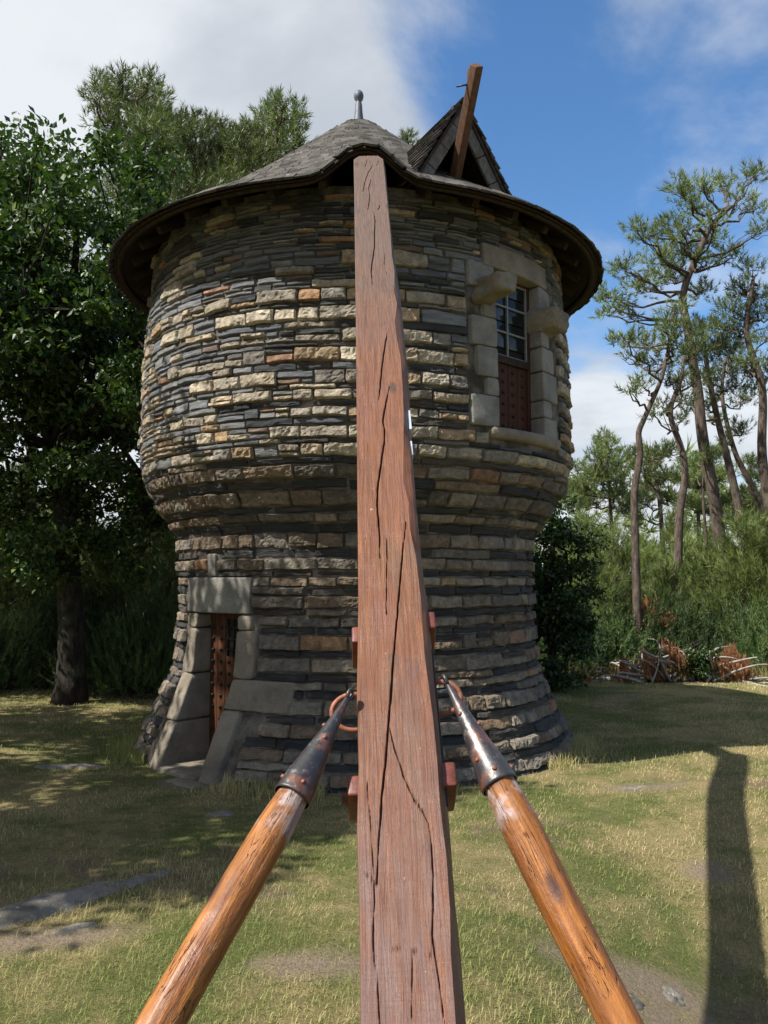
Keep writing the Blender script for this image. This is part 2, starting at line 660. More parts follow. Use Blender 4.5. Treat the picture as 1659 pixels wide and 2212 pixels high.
# ------------------------------------------------------------------ the windmill
ZP = np.array([-0.30, -0.1, 0.1, 0.28, 0.6, 0.87, 1.07, 1.6, 1.9, 2.33, 2.5, 2.68, 2.85, 3.0, 3.15, 3.28, 3.7, 4.35, 5.0, 5.6])
RP = np.array([2.60, 2.54, 2.46, 2.38, 2.24, 2.13, 2.10, 2.07, 2.07, 2.10, 2.21, 2.34, 2.43, 2.49, 2.525, 2.535, 2.525, 2.51, 2.47, 2.42])


def RW(z):
    return np.interp(z, ZP, RP)


mill = empty('windmill', TC)
tag(mill, 'round stone windmill tower with narrow foot, swollen upper storey and shingled conical cap', 'windmill')


def cyl(ph, r, z):
    return np.stack([TC[0] + r * np.sin(ph), TC[1] - r * np.cos(ph), z], -1)


# openings in the wall: (phi0, phi1, z0, z1) in degrees and metres
OPEN = [(-56.5, -27.6, 1.50, 1.88), (-59.5, -25.0, -0.2, 1.50), (-59.5, -21.5, 0.42, 0.90),
        (26.3, 60.5, 3.25, 4.66), (26.3, 60.5, 4.66, 4.90), (30.8, 54.6, 4.88, 5.13), (31.5, 58.5, 3.2, 3.4), (-45.2, -41.0, 1.88, 2.12)]

# mortar core as a lathe with holes for door and window
core = MB()
zs = np.concatenate([np.arange(-0.25, 5.58, 0.05)])
phs = np.radians(np.arange(-180, 181, 1.5))
PH, ZZ = np.meshgrid(phs, zs, indexing='ij')
RR = RW(ZZ) - 0.028
CV = cyl(PH, RR, ZZ).reshape(-1, 3)
RR = RR + (fbm(CV, 9, 3, 3) * 0.011).reshape(RR.shape)
CV = cyl(PH, RR, ZZ).reshape(-1, 3)
ci = np.arange(PH.size).reshape(PH.shape)
CF = np.stack([ci[:-1, :-1], ci[1:, :-1], ci[1:, 1:], ci[:-1, 1:]], -1).reshape(-1, 4)
pm = np.degrees((PH[:-1, :-1] + PH[1:, 1:]) / 2).reshape(-1)
zm = ((ZZ[:-1, :-1] + ZZ[1:, 1:]) / 2).reshape(-1)
hole = ((pm > -51) & (pm < -31) & (zm < 1.6)) | ((pm > 32.5) & (pm < 52) & (zm > 3.3) & (zm < 4.95))
wall = obj('wall', CV, CF[~hole], M_MORT, mill)

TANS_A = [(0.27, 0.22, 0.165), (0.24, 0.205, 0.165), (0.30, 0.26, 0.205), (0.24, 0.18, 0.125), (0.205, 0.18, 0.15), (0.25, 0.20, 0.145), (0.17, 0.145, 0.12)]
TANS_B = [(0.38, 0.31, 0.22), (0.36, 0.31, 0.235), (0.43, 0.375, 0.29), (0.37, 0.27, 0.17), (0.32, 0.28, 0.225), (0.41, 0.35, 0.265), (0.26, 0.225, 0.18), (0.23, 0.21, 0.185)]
ORNG = [(0.34, 0.205, 0.115), (0.31, 0.19, 0.125), (0.38, 0.26, 0.15), (0.26, 0.155, 0.105)]
SLATE = [(0.115, 0.122, 0.132), (0.135, 0.14, 0.148), (0.095, 0.102, 0.115), (0.15, 0.15, 0.15)]
DARK = [(0.040, 0.042, 0.045), (0.052, 0.052, 0.052), (0.034, 0.037, 0.042), (0.062, 0.055, 0.048)]
RUST = [(0.15, 0.105, 0.085), (0.12, 0.09, 0.08), (0.19, 0.125, 0.085)]
STONES = []                     # (area seen, V, F, tint, material index)


def wall_stone(p0, p1, z0, z1, prot, tint, mi, rough):
    zc = (z0 + z1) / 2
    Rm = float(RW(zc))
    gap = random.uniform(0.0015, 0.006)
    L, H = (p1 - p0) * Rm - gap * 2, z1 - z0 - gap * 1.6
    if L < 0.025 or H < 0.018:
        return
    fine_ = abs((p0 + p1) / 2) < R_(84)
    nu = int(np.clip(round(L / (0.024 if fine_ else 0.07)), 2, 28)); nv = int(np.clip(round(H / (0.021 if fine_ else 0.05)), 2, 8))
    r = min(random.uniform(0.007, 0.017), H * 0.3, L * 0.3)
    u = np.concatenate([[-L / 2], np.linspace(-L / 2 + r, L / 2 - r, nu + 1), [L / 2]])
    v = np.concatenate([[-H / 2], np.linspace(-H / 2 + r, H / 2 - r, nv + 1), [H / 2]])
    x, y = np.meshgrid(u, v, indexing='ij')
    dx, dy = np.maximum(np.abs(x) - (L / 2 - r), 0), np.maximum(np.abs(y) - (H / 2 - r), 0)
    kk = np.minimum(np.maximum(dx, dy) / r, 1)
    cor = (dx > 0) & (dy > 0)
    x = np.where(cor, x - np.sign(x) * r * random.uniform(0.2, 0.9), x)
    y = np.where(cor, y - np.sign(y) * r * random.uniform(0.2, 0.9), y)
    drop = kk * 0.042 + 0.006 * np.maximum(np.abs(x) / (L / 2), np.abs(y) / (H / 2)) ** 4
    sl = random.uniform(-0.22, 0.16)
    sx = random.uniform(-0.05, 0.05)
    sd = random.randint(0, 9999)
    edge = np.stack([x.ravel() * 9, y.ravel() * 9, np.full(x.size, sd * 0.37)], -1)
    y = y + (vnoise(edge, 1.0, 3) * min(0.014, H * 0.13)).reshape(y.shape) + x * random.uniform(-0.018, 0.018)
    x = x + (vnoise(edge, 1.4, 4) * min(0.012, L * 0.06)).reshape(x.shape)
    ph = (p0 + p1) / 2 + x / Rm
    z = zc + y
    Q = cyl(ph, RW(z), z).reshape(-1, 3)
    if mi == 0:
        n = fbm(Q + sd * 0.13, 13, 1, 2) * 0.6 + (0.45 - np.abs(fbm(Q + sd * 0.31, 24, 4, 2))) * 0.9
    else:
        Ql = Q * np.array([0.35, 0.35, 1.6])
        n = fbm(Ql + sd * 0.13, 22, 1, 3) * 0.9
    n = n.reshape(x.shape) * rough
    rr = RW(z) + prot + sl * y + sx * x + n - drop
    V = cyl(ph, rr, z).reshape(-1, 3)
    i = np.arange(x.size).reshape(x.shape)
    F = np.stack([i[:-1, :-1], i[1:, :-1], i[1:, 1:], i[:-1, 1:]], -1).reshape(-1, 4)
    pc = (p0 + p1) / 2
    seen = L * H * max(math.cos(pc + 0.0), 0) if abs(pc) < R_(76) else 0
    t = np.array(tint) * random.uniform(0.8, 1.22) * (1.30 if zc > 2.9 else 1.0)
    STONES.append((seen, V, F, (t[0], t[1], t[2], 1.0), mi))


def put_stone(p0, p1, z0, z1, kind, zone):
    if kind == 'dark':
        wall_stone(p0, p1, z0, z1, random.uniform(-0.012, 0.010), random.choice(DARK), 1, 0.011)
    elif kind == 'slate':
        wall_stone(p0, p1, z0, z1, random.uniform(-0.006, 0.014), random.choice(SLATE), 1, 0.007)
    elif kind == 'rust':
        wall_stone(p0, p1, z0, z1, random.uniform(-0.004, 0.012), random.choice(RUST), 1, 0.007)
    elif kind == 'orange':
        wall_stone(p0, p1, z0, z1, random.uniform(0.0, 0.02), random.choice(ORNG), 0, 0.010)
    else:
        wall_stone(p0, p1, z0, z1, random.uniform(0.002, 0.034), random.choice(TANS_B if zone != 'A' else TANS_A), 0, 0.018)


def free_spans(z0, z1, a=-118, b_=118):
    spans = [(a, b_)]
    for (o0, o1, q0, q1) in OPEN:
        if z1 > q0 + 0.02 and z0 < q1 - 0.02:
            ns = []
            for s0, s1 in spans:
                if o1 <= s0 or o0 >= s1:
                    ns.append((s0, s1))
                else:
                    if o0 > s0: ns.append((s0, o0))
                    if o1 < s1: ns.append((o1, s1))
            spans = ns
    return spans


z, k = -0.16, 0
while z < 5.44:
    zone = 'A' if z < 2.95 else ('B' if z < 4.5 else 'C')
    dark = (k % 2 == 1)
    if zone == 'A':
        h = random.uniform(0.055, 0.10) if dark else random.uniform(0.085, 0.145)
    elif zone == 'B':
        h = random.uniform(0.045, 0.085) if dark else random.uniform(0.09, 0.15)
    else:
        h = random.uniform(0.06, 0.105)
    for q in (0.42, 0.90, 1.5, 1.88, 3.25, 4.9):              # let courses meet the dressed stones
        if z < q - 0.03 < z + h + 0.02:
            h = q - z
            break
    if h < 0.045:
        h = 0.05
    z1 = z + h
    for s0, s1 in free_spans(z, z1):
        p = s0
        while p < s1 - 0.01:
            Rm = float(RW(z))
            left = p < random.uniform(-30, -8)
            if zone == 'A':
                L = random.uniform(0.3, 0.85) if dark else random.uniform(0.18, 0.6)
            elif zone == 'B':
                L = random.uniform(0.25, 0.7) if dark else random.uniform(0.18, 0.5)
                if left: L *= 0.75
            else:
                L = random.uniform(0.2, 0.5)
            dp = math.degrees(L / Rm)
            if s1 - p - dp < math.degrees(0.09 / Rm):
                dp = s1 - p
            a, b_ = R_(p), R_(p + dp)
            p += dp
            if zone == 'A':
                kind = 'dark' if dark else ('tan' if random.random() < 0.96 else 'orange')
                if random.random() < 0.05 and (dark or L < 0.3): kind = 'tan' if dark else 'rust'
                if not dark and random.random() < 0.06 and h > 0.13:
                    m = z + h * random.uniform(0.4, 0.6)
                    put_stone(a, b_, z, m, 'tan', zone); put_stone(a, b_, m, z1, 'dark', zone)
                else:
                    put_stone(a, b_, z, z1, kind, zone)
            elif zone == 'B':
                ps = 0.55 if left else 0.14
                if random.random() < ps and h > 0.085:
                    m = z + h * random.uniform(0.35, 0.65)
                    for (q0, q1) in ((z, m), (m, z1)):
                        cut = [a, b_] if (b_ - a) * Rm < 0.3 or random.random() < 0.4 else [a, a + (b_ - a) * random.uniform(0.35, 0.65), b_]
                        for c0, c1 in zip(cut[:-1], cut[1:]):
                            kd = random.choices(['slate', 'tan', 'orange', 'rust', 'dark'], [5, 5, 0.5, 0.8, 0.8])[0]
                            put_stone(c0, c1, q0, q1, kd, zone)
                else:
                    if dark:
                        kd = random.choices(['dark', 'slate', 'tan'], [3, 7, 2] if left else [8, 1, 1])[0]
                    else:
                        kd = random.choices(['tan', 'orange', 'slate', 'rust'], [7, 0.6, 2.0, 0.5] if left else [10, 0.3, 0.5, 0.2])[0]
                    put_stone(a, b_, z, z1, kd, zone)
            else:
                r = random.random()
                if r < 0.10:
                    put_stone(a, b_, z, z1, random.choice(['tan', 'tan', 'tan', 'orange', 'rust']), zone)
                elif r < 0.62:
                    m = z + h * random.uniform(0.4, 0.6)
                    put_stone(a, b_, z, m, random.choice(['slate', 'slate', 'dark']), zone)
                    mm = a + (b_ - a) * random.uniform(0.3, 0.7)
                    if (b_ - a) * Rm > 0.3:
                        put_stone(a, mm, m, z1, 'slate', zone)
                        put_stone(mm, b_, m, z1, random.choice(['slate', 'slate', 'dark', 'rust', 'tan']), zone)
                    else:
                        put_stone(a, b_, m, z1, 'slate', zone)
                else:
                    put_stone(a, b_, z, z1, random.choice(['slate', 'slate', 'dark']), zone)
    z = z1
    k += 1

STONES.sort(key=lambda s: -s[0])
rest = MB()
for i, (seen, V, F, t, mi) in enumerate(STONES):
    if i < 300:
        V0 = (V.min(0) + V.max(0)) / 2
        me = np_mesh('stone', V - V0, F, [M_GRAN, M_SCHIST][mi], False, attrs={'tint': np.tile(t, (len(V), 1))})
        link('stone', me, wall, V0)
    else:
        rest.add(V, F, np.tile(t, (len(V), 1)), mi)
tag(rest.build('small_stones', [M_GRAN, M_SCHIST], wall, attr='tint', smooth=False), kind='stuff')
print('stones', len(STONES))


# --- dressed stones round the openings (phi in degrees)
def arc_block(name, p0, p1, z0, z1, depth, prot, mat, parent, r=0.02, seed=0, rough=0.005, rfun=RW):
    """block that follows the curve of the wall from radius-depth to radius+prot"""
    a, b_ = R_(p0), R_(p1)
    zc = (z0 + z1) / 2
    Rm = float(rfun(zc))
    L, H, D = (b_ - a) * Rm - 0.008, z1 - z0 - 0.008, depth + prot

    def warp(V):
        ph = (a + b_) / 2 + V[:, 0] / Rm
        zz_ = zc + V[:, 2]
        f_ = (V[:, 1] + D / 2) / D                       # 0 inside, 1 at the face
        rr = (rfun(zz_) + prot) * f_ + (Rm - depth) * (1 - f_)
        return cyl(ph, rr, zz_)
    V, F = rblock(None, None, (L, D, H), r, seed, rough, 4, warp)
    return obj(name, V, F, mat, parent)


def radial_frame(ph):
    """outward, tangent (to growing phi), up"""
    return np.array([math.sin(ph), -math.cos(ph), 0]), np.array([math.cos(ph), math.sin(ph), 0]), np.array([0, 0, 1.0])


# doorway: straight-sided opening about DPH
DPH = R_(-41.0)
dn, dt, dz_ = radial_frame(DPH)
DW = 0.325                                    # half width


def dloc(s, d, z):
    return np.array([TC[0], TC[1], 0]) + dt * s + dn * d + dz_ * z


def jamb_block(name, s0, s1, z0, z1, dback, prot, mat, seed, slope0=None, r=0.035):
    """prism from s0 (opening side) to s1, face following the flared foot; slope0 = (s at z0, s at z1) of the opening side"""
    D = 1.0
    L = abs(s1 - s0)

    def warp(V):
        zz_ = (z0 + z1) / 2 + V[:, 2]
        tt = (zz_ - z0) / (z1 - z0)
        e0 = np.interp(tt, [0, 1], slope0[:2]) if slope0 is not None else s0
        e1 = np.interp(tt, [0, 1], slope0[2:]) if slope0 is not None else s1
        f_ = V[:, 0] / L + 0.5
        s_ = e0 + (e1 - e0) * f_
        face = np.sqrt(np.maximum((RW(zz_) + prot) ** 2 - s_ ** 2, 0))
        g = V[:, 1] + 0.5
        d_ = dback + (face - dback) * g
        return np.array([TC[0], TC[1], 0]) + dt * s_[:, None] + dn * d_[:, None] + dz_ * zz_[:, None]
    V, F = rblock(None, None, (L, D, z1 - z0 - 0.008), r, seed, 0.006, 6, warp)
    if s1 < s0:
        pass
    return obj(name, V, F, mat, wall)


for i, (z0, z1, wd) in enumerate([(-0.12, 0.44, 0.20), (0.44, 0.90, 0.24), (0.90, 1.36, 0.19), (1.36, 1.51, 0.21)]):
    jamb_block('jamb_stone', -DW - wd, -DW, z0, z1, 1.62, 0.03, M_DRESSW, 30 + i)
jamb_block('jamb_stone', DW, DW + 0.22, -0.12, 0.62, 1.62, 0.035, M_DRESSW, 41, (DW, DW + 0.0, DW + 0.20, DW + 0.22))
jamb_block('jamb_stone', DW, DW + 0.66, 0.62, 0.90, 1.62, 0.03, M_DRESSW, 42)
jamb_block('jamb_stone', DW, DW + 0.23, 0.90, 1.36, 1.62, 0.03, M_DRESSW, 43)
jamb_block('jamb_stone', DW, DW + 0.16, 1.36, 1.51, 1.62, 0.02, M_DRESSW, 44)
lint = arc_block('door_lintel', -56.5, -27.6, 1.515, 1.88, 0.45, 0.035, M_DRESS, wall, 0.022, 9)
arc_block('patch_stone', -45.2, -41.2, 1.885, 2.12, 0.2, 0.02, M_DRESS, wall, 0.02, 12)
for i, (s_, d_, z_, dm) in enumerate([(-0.02, 2.22, -0.02, (0.63, 0.62, 0.12)), (0.28, 2.62, -0.04, (0.46, 0.20, 0.10))]):
    V, F = rblock(dloc(s_, d_, z_), np.array([dt, dn, dz_]), dm, 0.04, 70 + i, 0.02, 4)
    obj('door_step', V, F, M_DRESSW, wall)

door = obj('door', dloc(0, 1.85, 0.75) + (BOXV * [0.72, 0.03, 1.62]) @ np.array([dt, dn, dz_]), BOXF, M_DARK, mill, False)
npl = 5
for i in range(npl):
    s_ = -DW + (i + 0.5) * 2 * DW / npl
    V, F = rblock(dloc(s_, 1.885 + random.uniform(-0.003, 0.003), 0.77), np.array([dt, dn, dz_]), (2 * DW / npl - 0.006, 0.035, 1.5), 0.006, i, 0.001, 1)
    obj('plank', V, F, M_DOOR, door)
STUD = MB()
sv, sf = rblock((0, 0, 0), np.eye(3), (0.034, 0.034, 0.030), 0.010, 0, 0, 1)
stud_me = np_mesh('stud', sv, sf, M_IRONB)


def stud(parent, p, ph):
    o = link('stud', stud_me, parent, p)
    o.rotation_euler = (0, 0, ph + R_(45))
    return o


for r_ in range(12):
    for c_ in range(5):
        zz_ = 0.10 + r_ * 0.115
        s_ = -DW + (c_ + 0.5) * 2 * DW / 5
        if zz_ > 1.05 and c_ in (2, 3, 4):
            continue
        stud(door, dloc(s_, 1.910, zz_), DPH)
o = obj('grille', dloc(0.14, 1.907, 1.27) + (BOXV * [0.36, 0.012, 0.36]) @ np.array([dt, dn, dz_]), BOXF, M_DARK, door, False)
for i in range(4):
    add_mb = MB()
    add_tube(add_mb, [dloc(0.0 + i * 0.095, 1.925, 1.08), dloc(0.0 + i * 0.095, 1.925, 1.46)], 0.008, 6)
    add_mb.build('bar', M_IRONB, door)
for i in range(3):
    add_mb = MB()
    add_tube(add_mb, [dloc(-0.04, 1.935, 1.15 + i * 0.11), dloc(0.32, 1.935, 1.15 + i * 0.11)], 0.007, 6)
    add_mb.build('bar', M_IRONB, door)

# window in the upper storey
WPH = R_(42.0)
wn_, wt_, wz_ = radial_frame(WPH)
WW = 0.35


def wloc(s, d, z):
    return np.array([TC[0], TC[1], 0]) + wt_ * s + wn_ * d + wz_ * z


def wjamb(s0, s1, z0, z1, seed, prot=0.02, r=0.022):
    L = abs(s1 - s0)

    def warp(V):
        zz_ = (z0 + z1) / 2 + V[:, 2]
        s_ = (s0 + s1) / 2 + V[:, 0]
        face = np.sqrt((RW(zz_) + prot) ** 2 - s_ ** 2)
        d_ = 1.98 + (face - 1.98) * (V[:, 1] + 0.5)
        return np.array([TC[0], TC[1], 0]) + wt_ * s_[:, None] + wn_ * d_[:, None] + wz_ * zz_[:, None]
    V, F = rblock(None, None, (L, 1.0, z1 - z0 - 0.008), r, seed, 0.005, 5, warp)
    return obj('jamb_stone', V, F, M_DRESS, wall)


for i, (z0, z1, wd) in enumerate([(3.30, 3.60, 0.32), (3.60, 3.78, 0.14), (3.78, 4.08, 0.24), (4.08, 4.37, 0.30), (4.37, 4.55, 0.15)]):
    wjamb(-WW, -WW - wd, z0, z1, 50 + i) if False else wjamb(-WW - wd, -WW, z0, z1, 50 + i)
for i, (z0, z1, wd) in enumerate([(3.22, 3.50, 0.29), (3.50, 3.68, 0.18), (3.68, 3.98, 0.34), (3.98, 4.24, 0.26), (4.24, 4.40, 0.17), (4.40, 4.62, 0.2), (4.62, 4.88, 0.24)]):
    wjamb(WW, WW + wd, z0, z1, 60 + i)
wjamb(-WW - 0.30, -WW, 4.66, 4.93, 59)
arc_block('window_lintel', 30.8, 54.6, 4.885, 5.13, 0.55, 0.03, M_DRESSW, wall, 0.02, 15)
arc_block('window_sill', 31.5, 58.5, 3.19, 3.315, 0.55, 0.035, M_DRESSW, wall, 0.04, 16, 0.018)
# small stones that fill round the jambs
for (p0, p1, z0, z1, kd) in [(26.3, 27.6, 3.30, 3.6, 'tan'), (26.3, 31.2, 3.60, 3.70, 'tan'), (26.3, 31.2, 3.70, 3.78, 'dark'), (26.3, 28.4, 3.78, 3.95, 'tan'), (26.3, 28.4, 3.95, 4.08, 'rust'),
                             (26.3, 30.6, 4.37, 4.46, 'dark'), (26.3, 30.6, 4.46, 4.56, 'tan')]:
    pass
# the two projecting corbels
for (ph, zc, ln, wd, ht, sd_) in [(31.2, 4.62, 0.36, 0.26, 0.24, 81), (53.0, 4.52, 0.19, 0.30, 0.28, 82)]:
    cn, ct, cz = radial_frame(R_(ph))
    Rz = float(RW(zc))
    cpos = np.array([TC[0], TC[1], zc]) + cn * (Rz - 0.15 + ln / 2)

    def warp(V, cn=cn, ct=ct, cz=cz, cpos=cpos, ln=ln, ht=ht):
        f_ = np.clip(V[:, 1] / (ln + 0.15) + 0.5, 0, 1)
        sh = 1 - 0.22 * sstep(0.35, 1.0, f_)
        return cpos + ct * (V[:, 0] * (1 - 0.14 * f_))[:, None] + cn * V[:, 1][:, None] + cz * (V[:, 2] * sh)[:, None]
    V, F = rblock(None, None, (wd, ln + 0.3, ht), 0.045, sd_, 0.036, 9, warp)
    obj('corbel', V, F, M_DRESSW, wall)

WD = 2.325                                      # window plane, distance from the axis
win = obj('window', wloc(0, WD - 0.03, 4.1) + (BOXV * [0.76, 0.02, 1.7]) @ np.array([wt_, wn_, wz_]), BOXF, M_DARK, mill, False)
AX = np.array([wt_, wn_, wz_])


def wbox(name, s, d, z, dims, mat, r=0.004):
    V, F = rblock(wloc(s, d, z), AX, dims, r, 0, 0, 1)
    return obj(name, V, F, mat, win)


wbox('frame', -WW + 0.02, WD, 4.1, (0.05, 0.06, 1.62), M_DOOR2)
wbox('frame', WW - 0.02, WD, 4.1, (0.05, 0.06, 1.62), M_DOOR2)
wbox('frame', 0, WD, 4.885, (0.62, 0.06, 0.05), M_DOOR2)
wbox('transom', 0, WD + 0.012, 4.045, (0.63, 0.075, 0.075), M_EAVE)
for i in range(2):
    for j in range(3):
        wbox('pane', -0.155 + i * 0.31, WD, 4.19 + 0.12 + j * 0.27, (0.29, 0.008, 0.255), M_GLASS, 0.002)
for s_ in (-0.30, 0.0, 0.30):
    wbox('muntin', s_, WD + 0.014, 4.475, (0.020, 0.024, 0.79), M_MUNT, 0.003)
for z_ in (4.09, 4.335, 4.60, 4.855):
    wbox('muntin', 0, WD + 0.017, z_, (0.60, 0.022, 0.018), M_MUNT, 0.003)
for i in range(4):
    wbox('plank', -0.2325 + i * 0.155, WD - 0.004, 3.66, (0.149, 0.035, 0.70), M_DOOR2, 0.006)
for r_ in range(6):
    for c_ in range(4):
        stud(win, wloc(-0.2325 + c_ * 0.155, WD + 0.018, 3.38 + r_ * 0.112), WPH)

# ------------------------------------------------------------------ the cap
RPR = np.array([0.0, 0.10, 0.3, 0.6, 1.0, 1.5, 2.0, 2.5, 2.92])
RPZ = np.array([7.54, 7.52, 7.41, 7.15, 6.80, 6.37, 5.97, 5.62, 5.36])
EB = R_(3.2)                                     # azimuth of the tail pole


def zroof(r, ph):
    r = np.asarray(r, float); ph = np.asarray(ph, float)
    d = r * np.sin(ph - EB)
    front = (np.cos(ph - EB) > 0)
    eb = 0.29 * np.exp(-(np.abs(d) / 0.31) ** 2.4) * sstep(1.3, 2.85, r) * front
    return np.interp(r, RPR, RPZ) + eb


NR = 64
rr_ = np.concatenate([[0.02, 0.1, 0.2, 0.35, 0.5, 0.7], np.linspace(0.9, 2.87, 22)])
pp_ = np.radians(np.arange(-180, 181, 2.0))
A_, B_ = np.meshgrid(rr_, pp_, indexing='ij')
top = np.stack([TC[0] + A_ * np.sin(B_), TC[1] - A_ * np.cos(B_), zroof(A_, B_)], -1).reshape(-1, 3)
n_ = len(top)
bot = top + np.array([0, 0, -0.03])
ti = np.arange(n_).reshape(A_.shape)
F1 = np.stack([ti[:-1, :-1], ti[1:, :-1], ti[1:, 1:], ti[:-1, 1:]], -1).reshape(-1, 4)
rim = np.stack([ti[-1, :-1], ti[-1, :-1] + n_, ti[-1, 1:] + n_, ti[-1, 1:]], -1)
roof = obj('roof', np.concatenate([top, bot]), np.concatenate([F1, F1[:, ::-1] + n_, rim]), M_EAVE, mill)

# shingles in rings
shv = BOXV.copy(); shv[:, 2] += 0.0
sh_mes = [np_mesh('shingle', BOXV * [1, 1, 1], BOXF, M_SHING, False, attrs={'rnd': np.full(8, q)}) for q in (0.05, 0.3, 0.5, 0.75, 0.95)]
prof_r = np.linspace(2.95, 0.10, 400)
prof_z = np.interp(prof_r, RPR, RPZ)
sl_ = np.concatenate([[0], np.cumsum(np.hypot(np.diff(prof_r), np.diff(prof_z)))])
SH = []
pos, row = 0.05, 0
while pos < sl_[-1] - 0.02:
    r0 = float(np.interp(pos, sl_, prof_r))
    step = 0.082 + random.uniform(-0.004, 0.004)
    n = max(8, int(2 * math.pi * r0 / 0.115))
    ph = random.random()
    while ph < 2 * math.pi + 0.0:
        wd = random.uniform(0.08, 0.15) / max(r0, 0.25)
        pc = ph + wd / 2 - math.pi
        ph += wd
        e = 0.01
        rr2 = r0 + random.uniform(-0.010, 0.010)
        P0 = np.array([TC[0] + rr2 * math.sin(pc), TC[1] - rr2 * math.cos(pc), float(zroof(rr2, pc))])
        dr = np.array([math.sin(pc), -math.cos(pc), float(zroof(rr2 + e, pc) - zroof(rr2 - e, pc)) / (2 * e)]) if rr2 < 2.9 else np.array([math.sin(pc), -math.cos(pc), float(zroof(rr2, pc) - zroof(rr2 - 2 * e, pc)) / (2 * e)])
        dp_ = np.array([math.cos(pc), math.sin(pc), float(zroof(rr2, pc + e) - zroof(rr2, pc - e)) / (2 * e * max(rr2, 0.1))])
        dr /= np.linalg.norm(dr); dp_ /= np.linalg.norm(dp_)
        nn = np.cross(dp_, -dr)
        nn /= np.linalg.norm(nn)
        if nn[2] < 0: nn = -nn
        dr = np.cross(dp_, nn); dr /= np.linalg.norm(dr)
        if dr @ np.array([math.sin(pc), -math.cos(pc), 0]) < 0: dr = -dr
        tl = random.uniform(0.06, 0.13)
        nt = nn * math.cos(tl) + dr * math.sin(tl)
        rt = dr * math.cos(tl) - nn * math.sin(tl)
        ctr = P0 - rt * 0.055 + nn * (0.016 + random.uniform(0, 0.006))
        dims = (wd * r0 * random.uniform(0.93, 0.985), 0.15, random.uniform(0.014, 0.024))
        front = abs(pc) < R_(66) and r0 > 1.0
        SH.append((abs(pc - 0.35) + random.uniform(0, 0.3) + (2.95 - r0) * 0.45 if front else 99, ctr, np.stack([dp_, rt, nt]), dims))
    pos += step
    row += 1
SH.sort(key=lambda s: s[0])
srest = MB()
for i, (k_, c, A, dm) in enumerate(SH):
    if i < 300 and k_ < 90:
        o = bpy.data.objects.new('shingle', sh_mes[i % 5])
        COL.objects.link(o)
        o.parent = roof
        Mx = Matrix([[A[j][i2] * dm[j] for j in range(3)] + [0] for i2 in range(3)] + [[0, 0, 0, 1]])
        Mx.translation = Vector(c) - WLOC[roof]
        o.matrix_basis = Mx
    else:
        srest.add(c + (BOXV * dm) @ A, BOXF, random.random())
tag(srest.build('small_shingles', M_SHING, roof, attr='rnd', smooth=False), kind='stuff')
print('shingles', len(SH))

# eave: soffit timbers and wall plate seen from below
for i in range(34):
    pc = -math.pi + (i + 0.5) * 2 * math.pi / 34
    if abs(pc - EB) < 0.07:
        continue
    rn, rt2, _ = radial_frame(pc)
    za, zb = float(zroof(2.35, pc)) - 0.07, float(zroof(2.80, pc)) - 0.065
    ctr = np.array([TC[0], TC[1], (za + zb) / 2]) + rn * 2.47
    ddir = rn * 0.45 + np.array([0, 0, zb - za]); ddir /= np.linalg.norm(ddir)
    up = np.cross(rt2, ddir)
    V, F = rblock(ctr, np.array([rt2, ddir, up]), (0.07, 0.46, 0.08), 0.008, i, 0.003, 1)
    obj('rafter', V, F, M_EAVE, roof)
fas = MB()
q_ = np.radians(np.arange(-180, 181, 2.0))
ring = []
for (r_, dzz) in ((2.78, -0.032), (2.84, -0.031), (2.84, -0.065), (2.78, -0.085)):
    ring.append(np.stack([TC[0] + r_ * np.sin(q_), TC[1] - r_ * np.cos(q_), zroof(np.full_like(q_, r_), q_) + dzz], -1))
RV = np.concatenate(ring); m_ = len(q_)
FF = []
for a in range(4):
    b2 = (a + 1) % 4
    FF.append(np.stack([a * m_ + np.arange(m_ - 1), b2 * m_ + np.arange(m_ - 1), b2 * m_ + np.arange(1, m_), a * m_ + np.arange(1, m_)], -1))
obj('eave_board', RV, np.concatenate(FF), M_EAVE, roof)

# finial
prof = [(0.0, 8.16), (0.03, 8.155), (0.052, 8.13), (0.063, 8.09), (0.055, 8.045), (0.035, 8.015), (0.034, 8.0), (0.042, 7.98), (0.05, 7.85), (0.066, 7.70), (0.078, 7.60), (0.11, 7.55), (0.24, 7.50)]
th = np.arange(24) * 2 * math.pi / 24
FVt = np.concatenate([np.stack([TC[0] + r_ * np.sin(th), TC[1] - r_ * np.cos(th), np.full(24, z_ - 0.10 * min(1, max(0, (z_ - 7.5) / 0.4)) - 0.03)], -1) for r_, z_ in prof])
j_ = np.arange(24)
FFt = np.concatenate([np.stack([a * 24 + j_, (a + 1) * 24 + j_, (a + 1) * 24 + (j_ + 1) % 24, a * 24 + (j_ + 1) % 24], -1) for a in range(len(prof) - 1)])
obj('finial', FVt, FFt, M_LEAD, roof)

# gabled dormer
GPH = R_(27.0)
gn, gt, gzv = radial_frame(GPH)
GA = 6.55                                        # ridge height
GB = 5.60
GHW = 0.575
GR0 = 2.36                                       # gable plane


def gloc(s, d, z):
    return np.array([TC[0], TC[1], 0]) + gt * s + gn * d + gzv * z


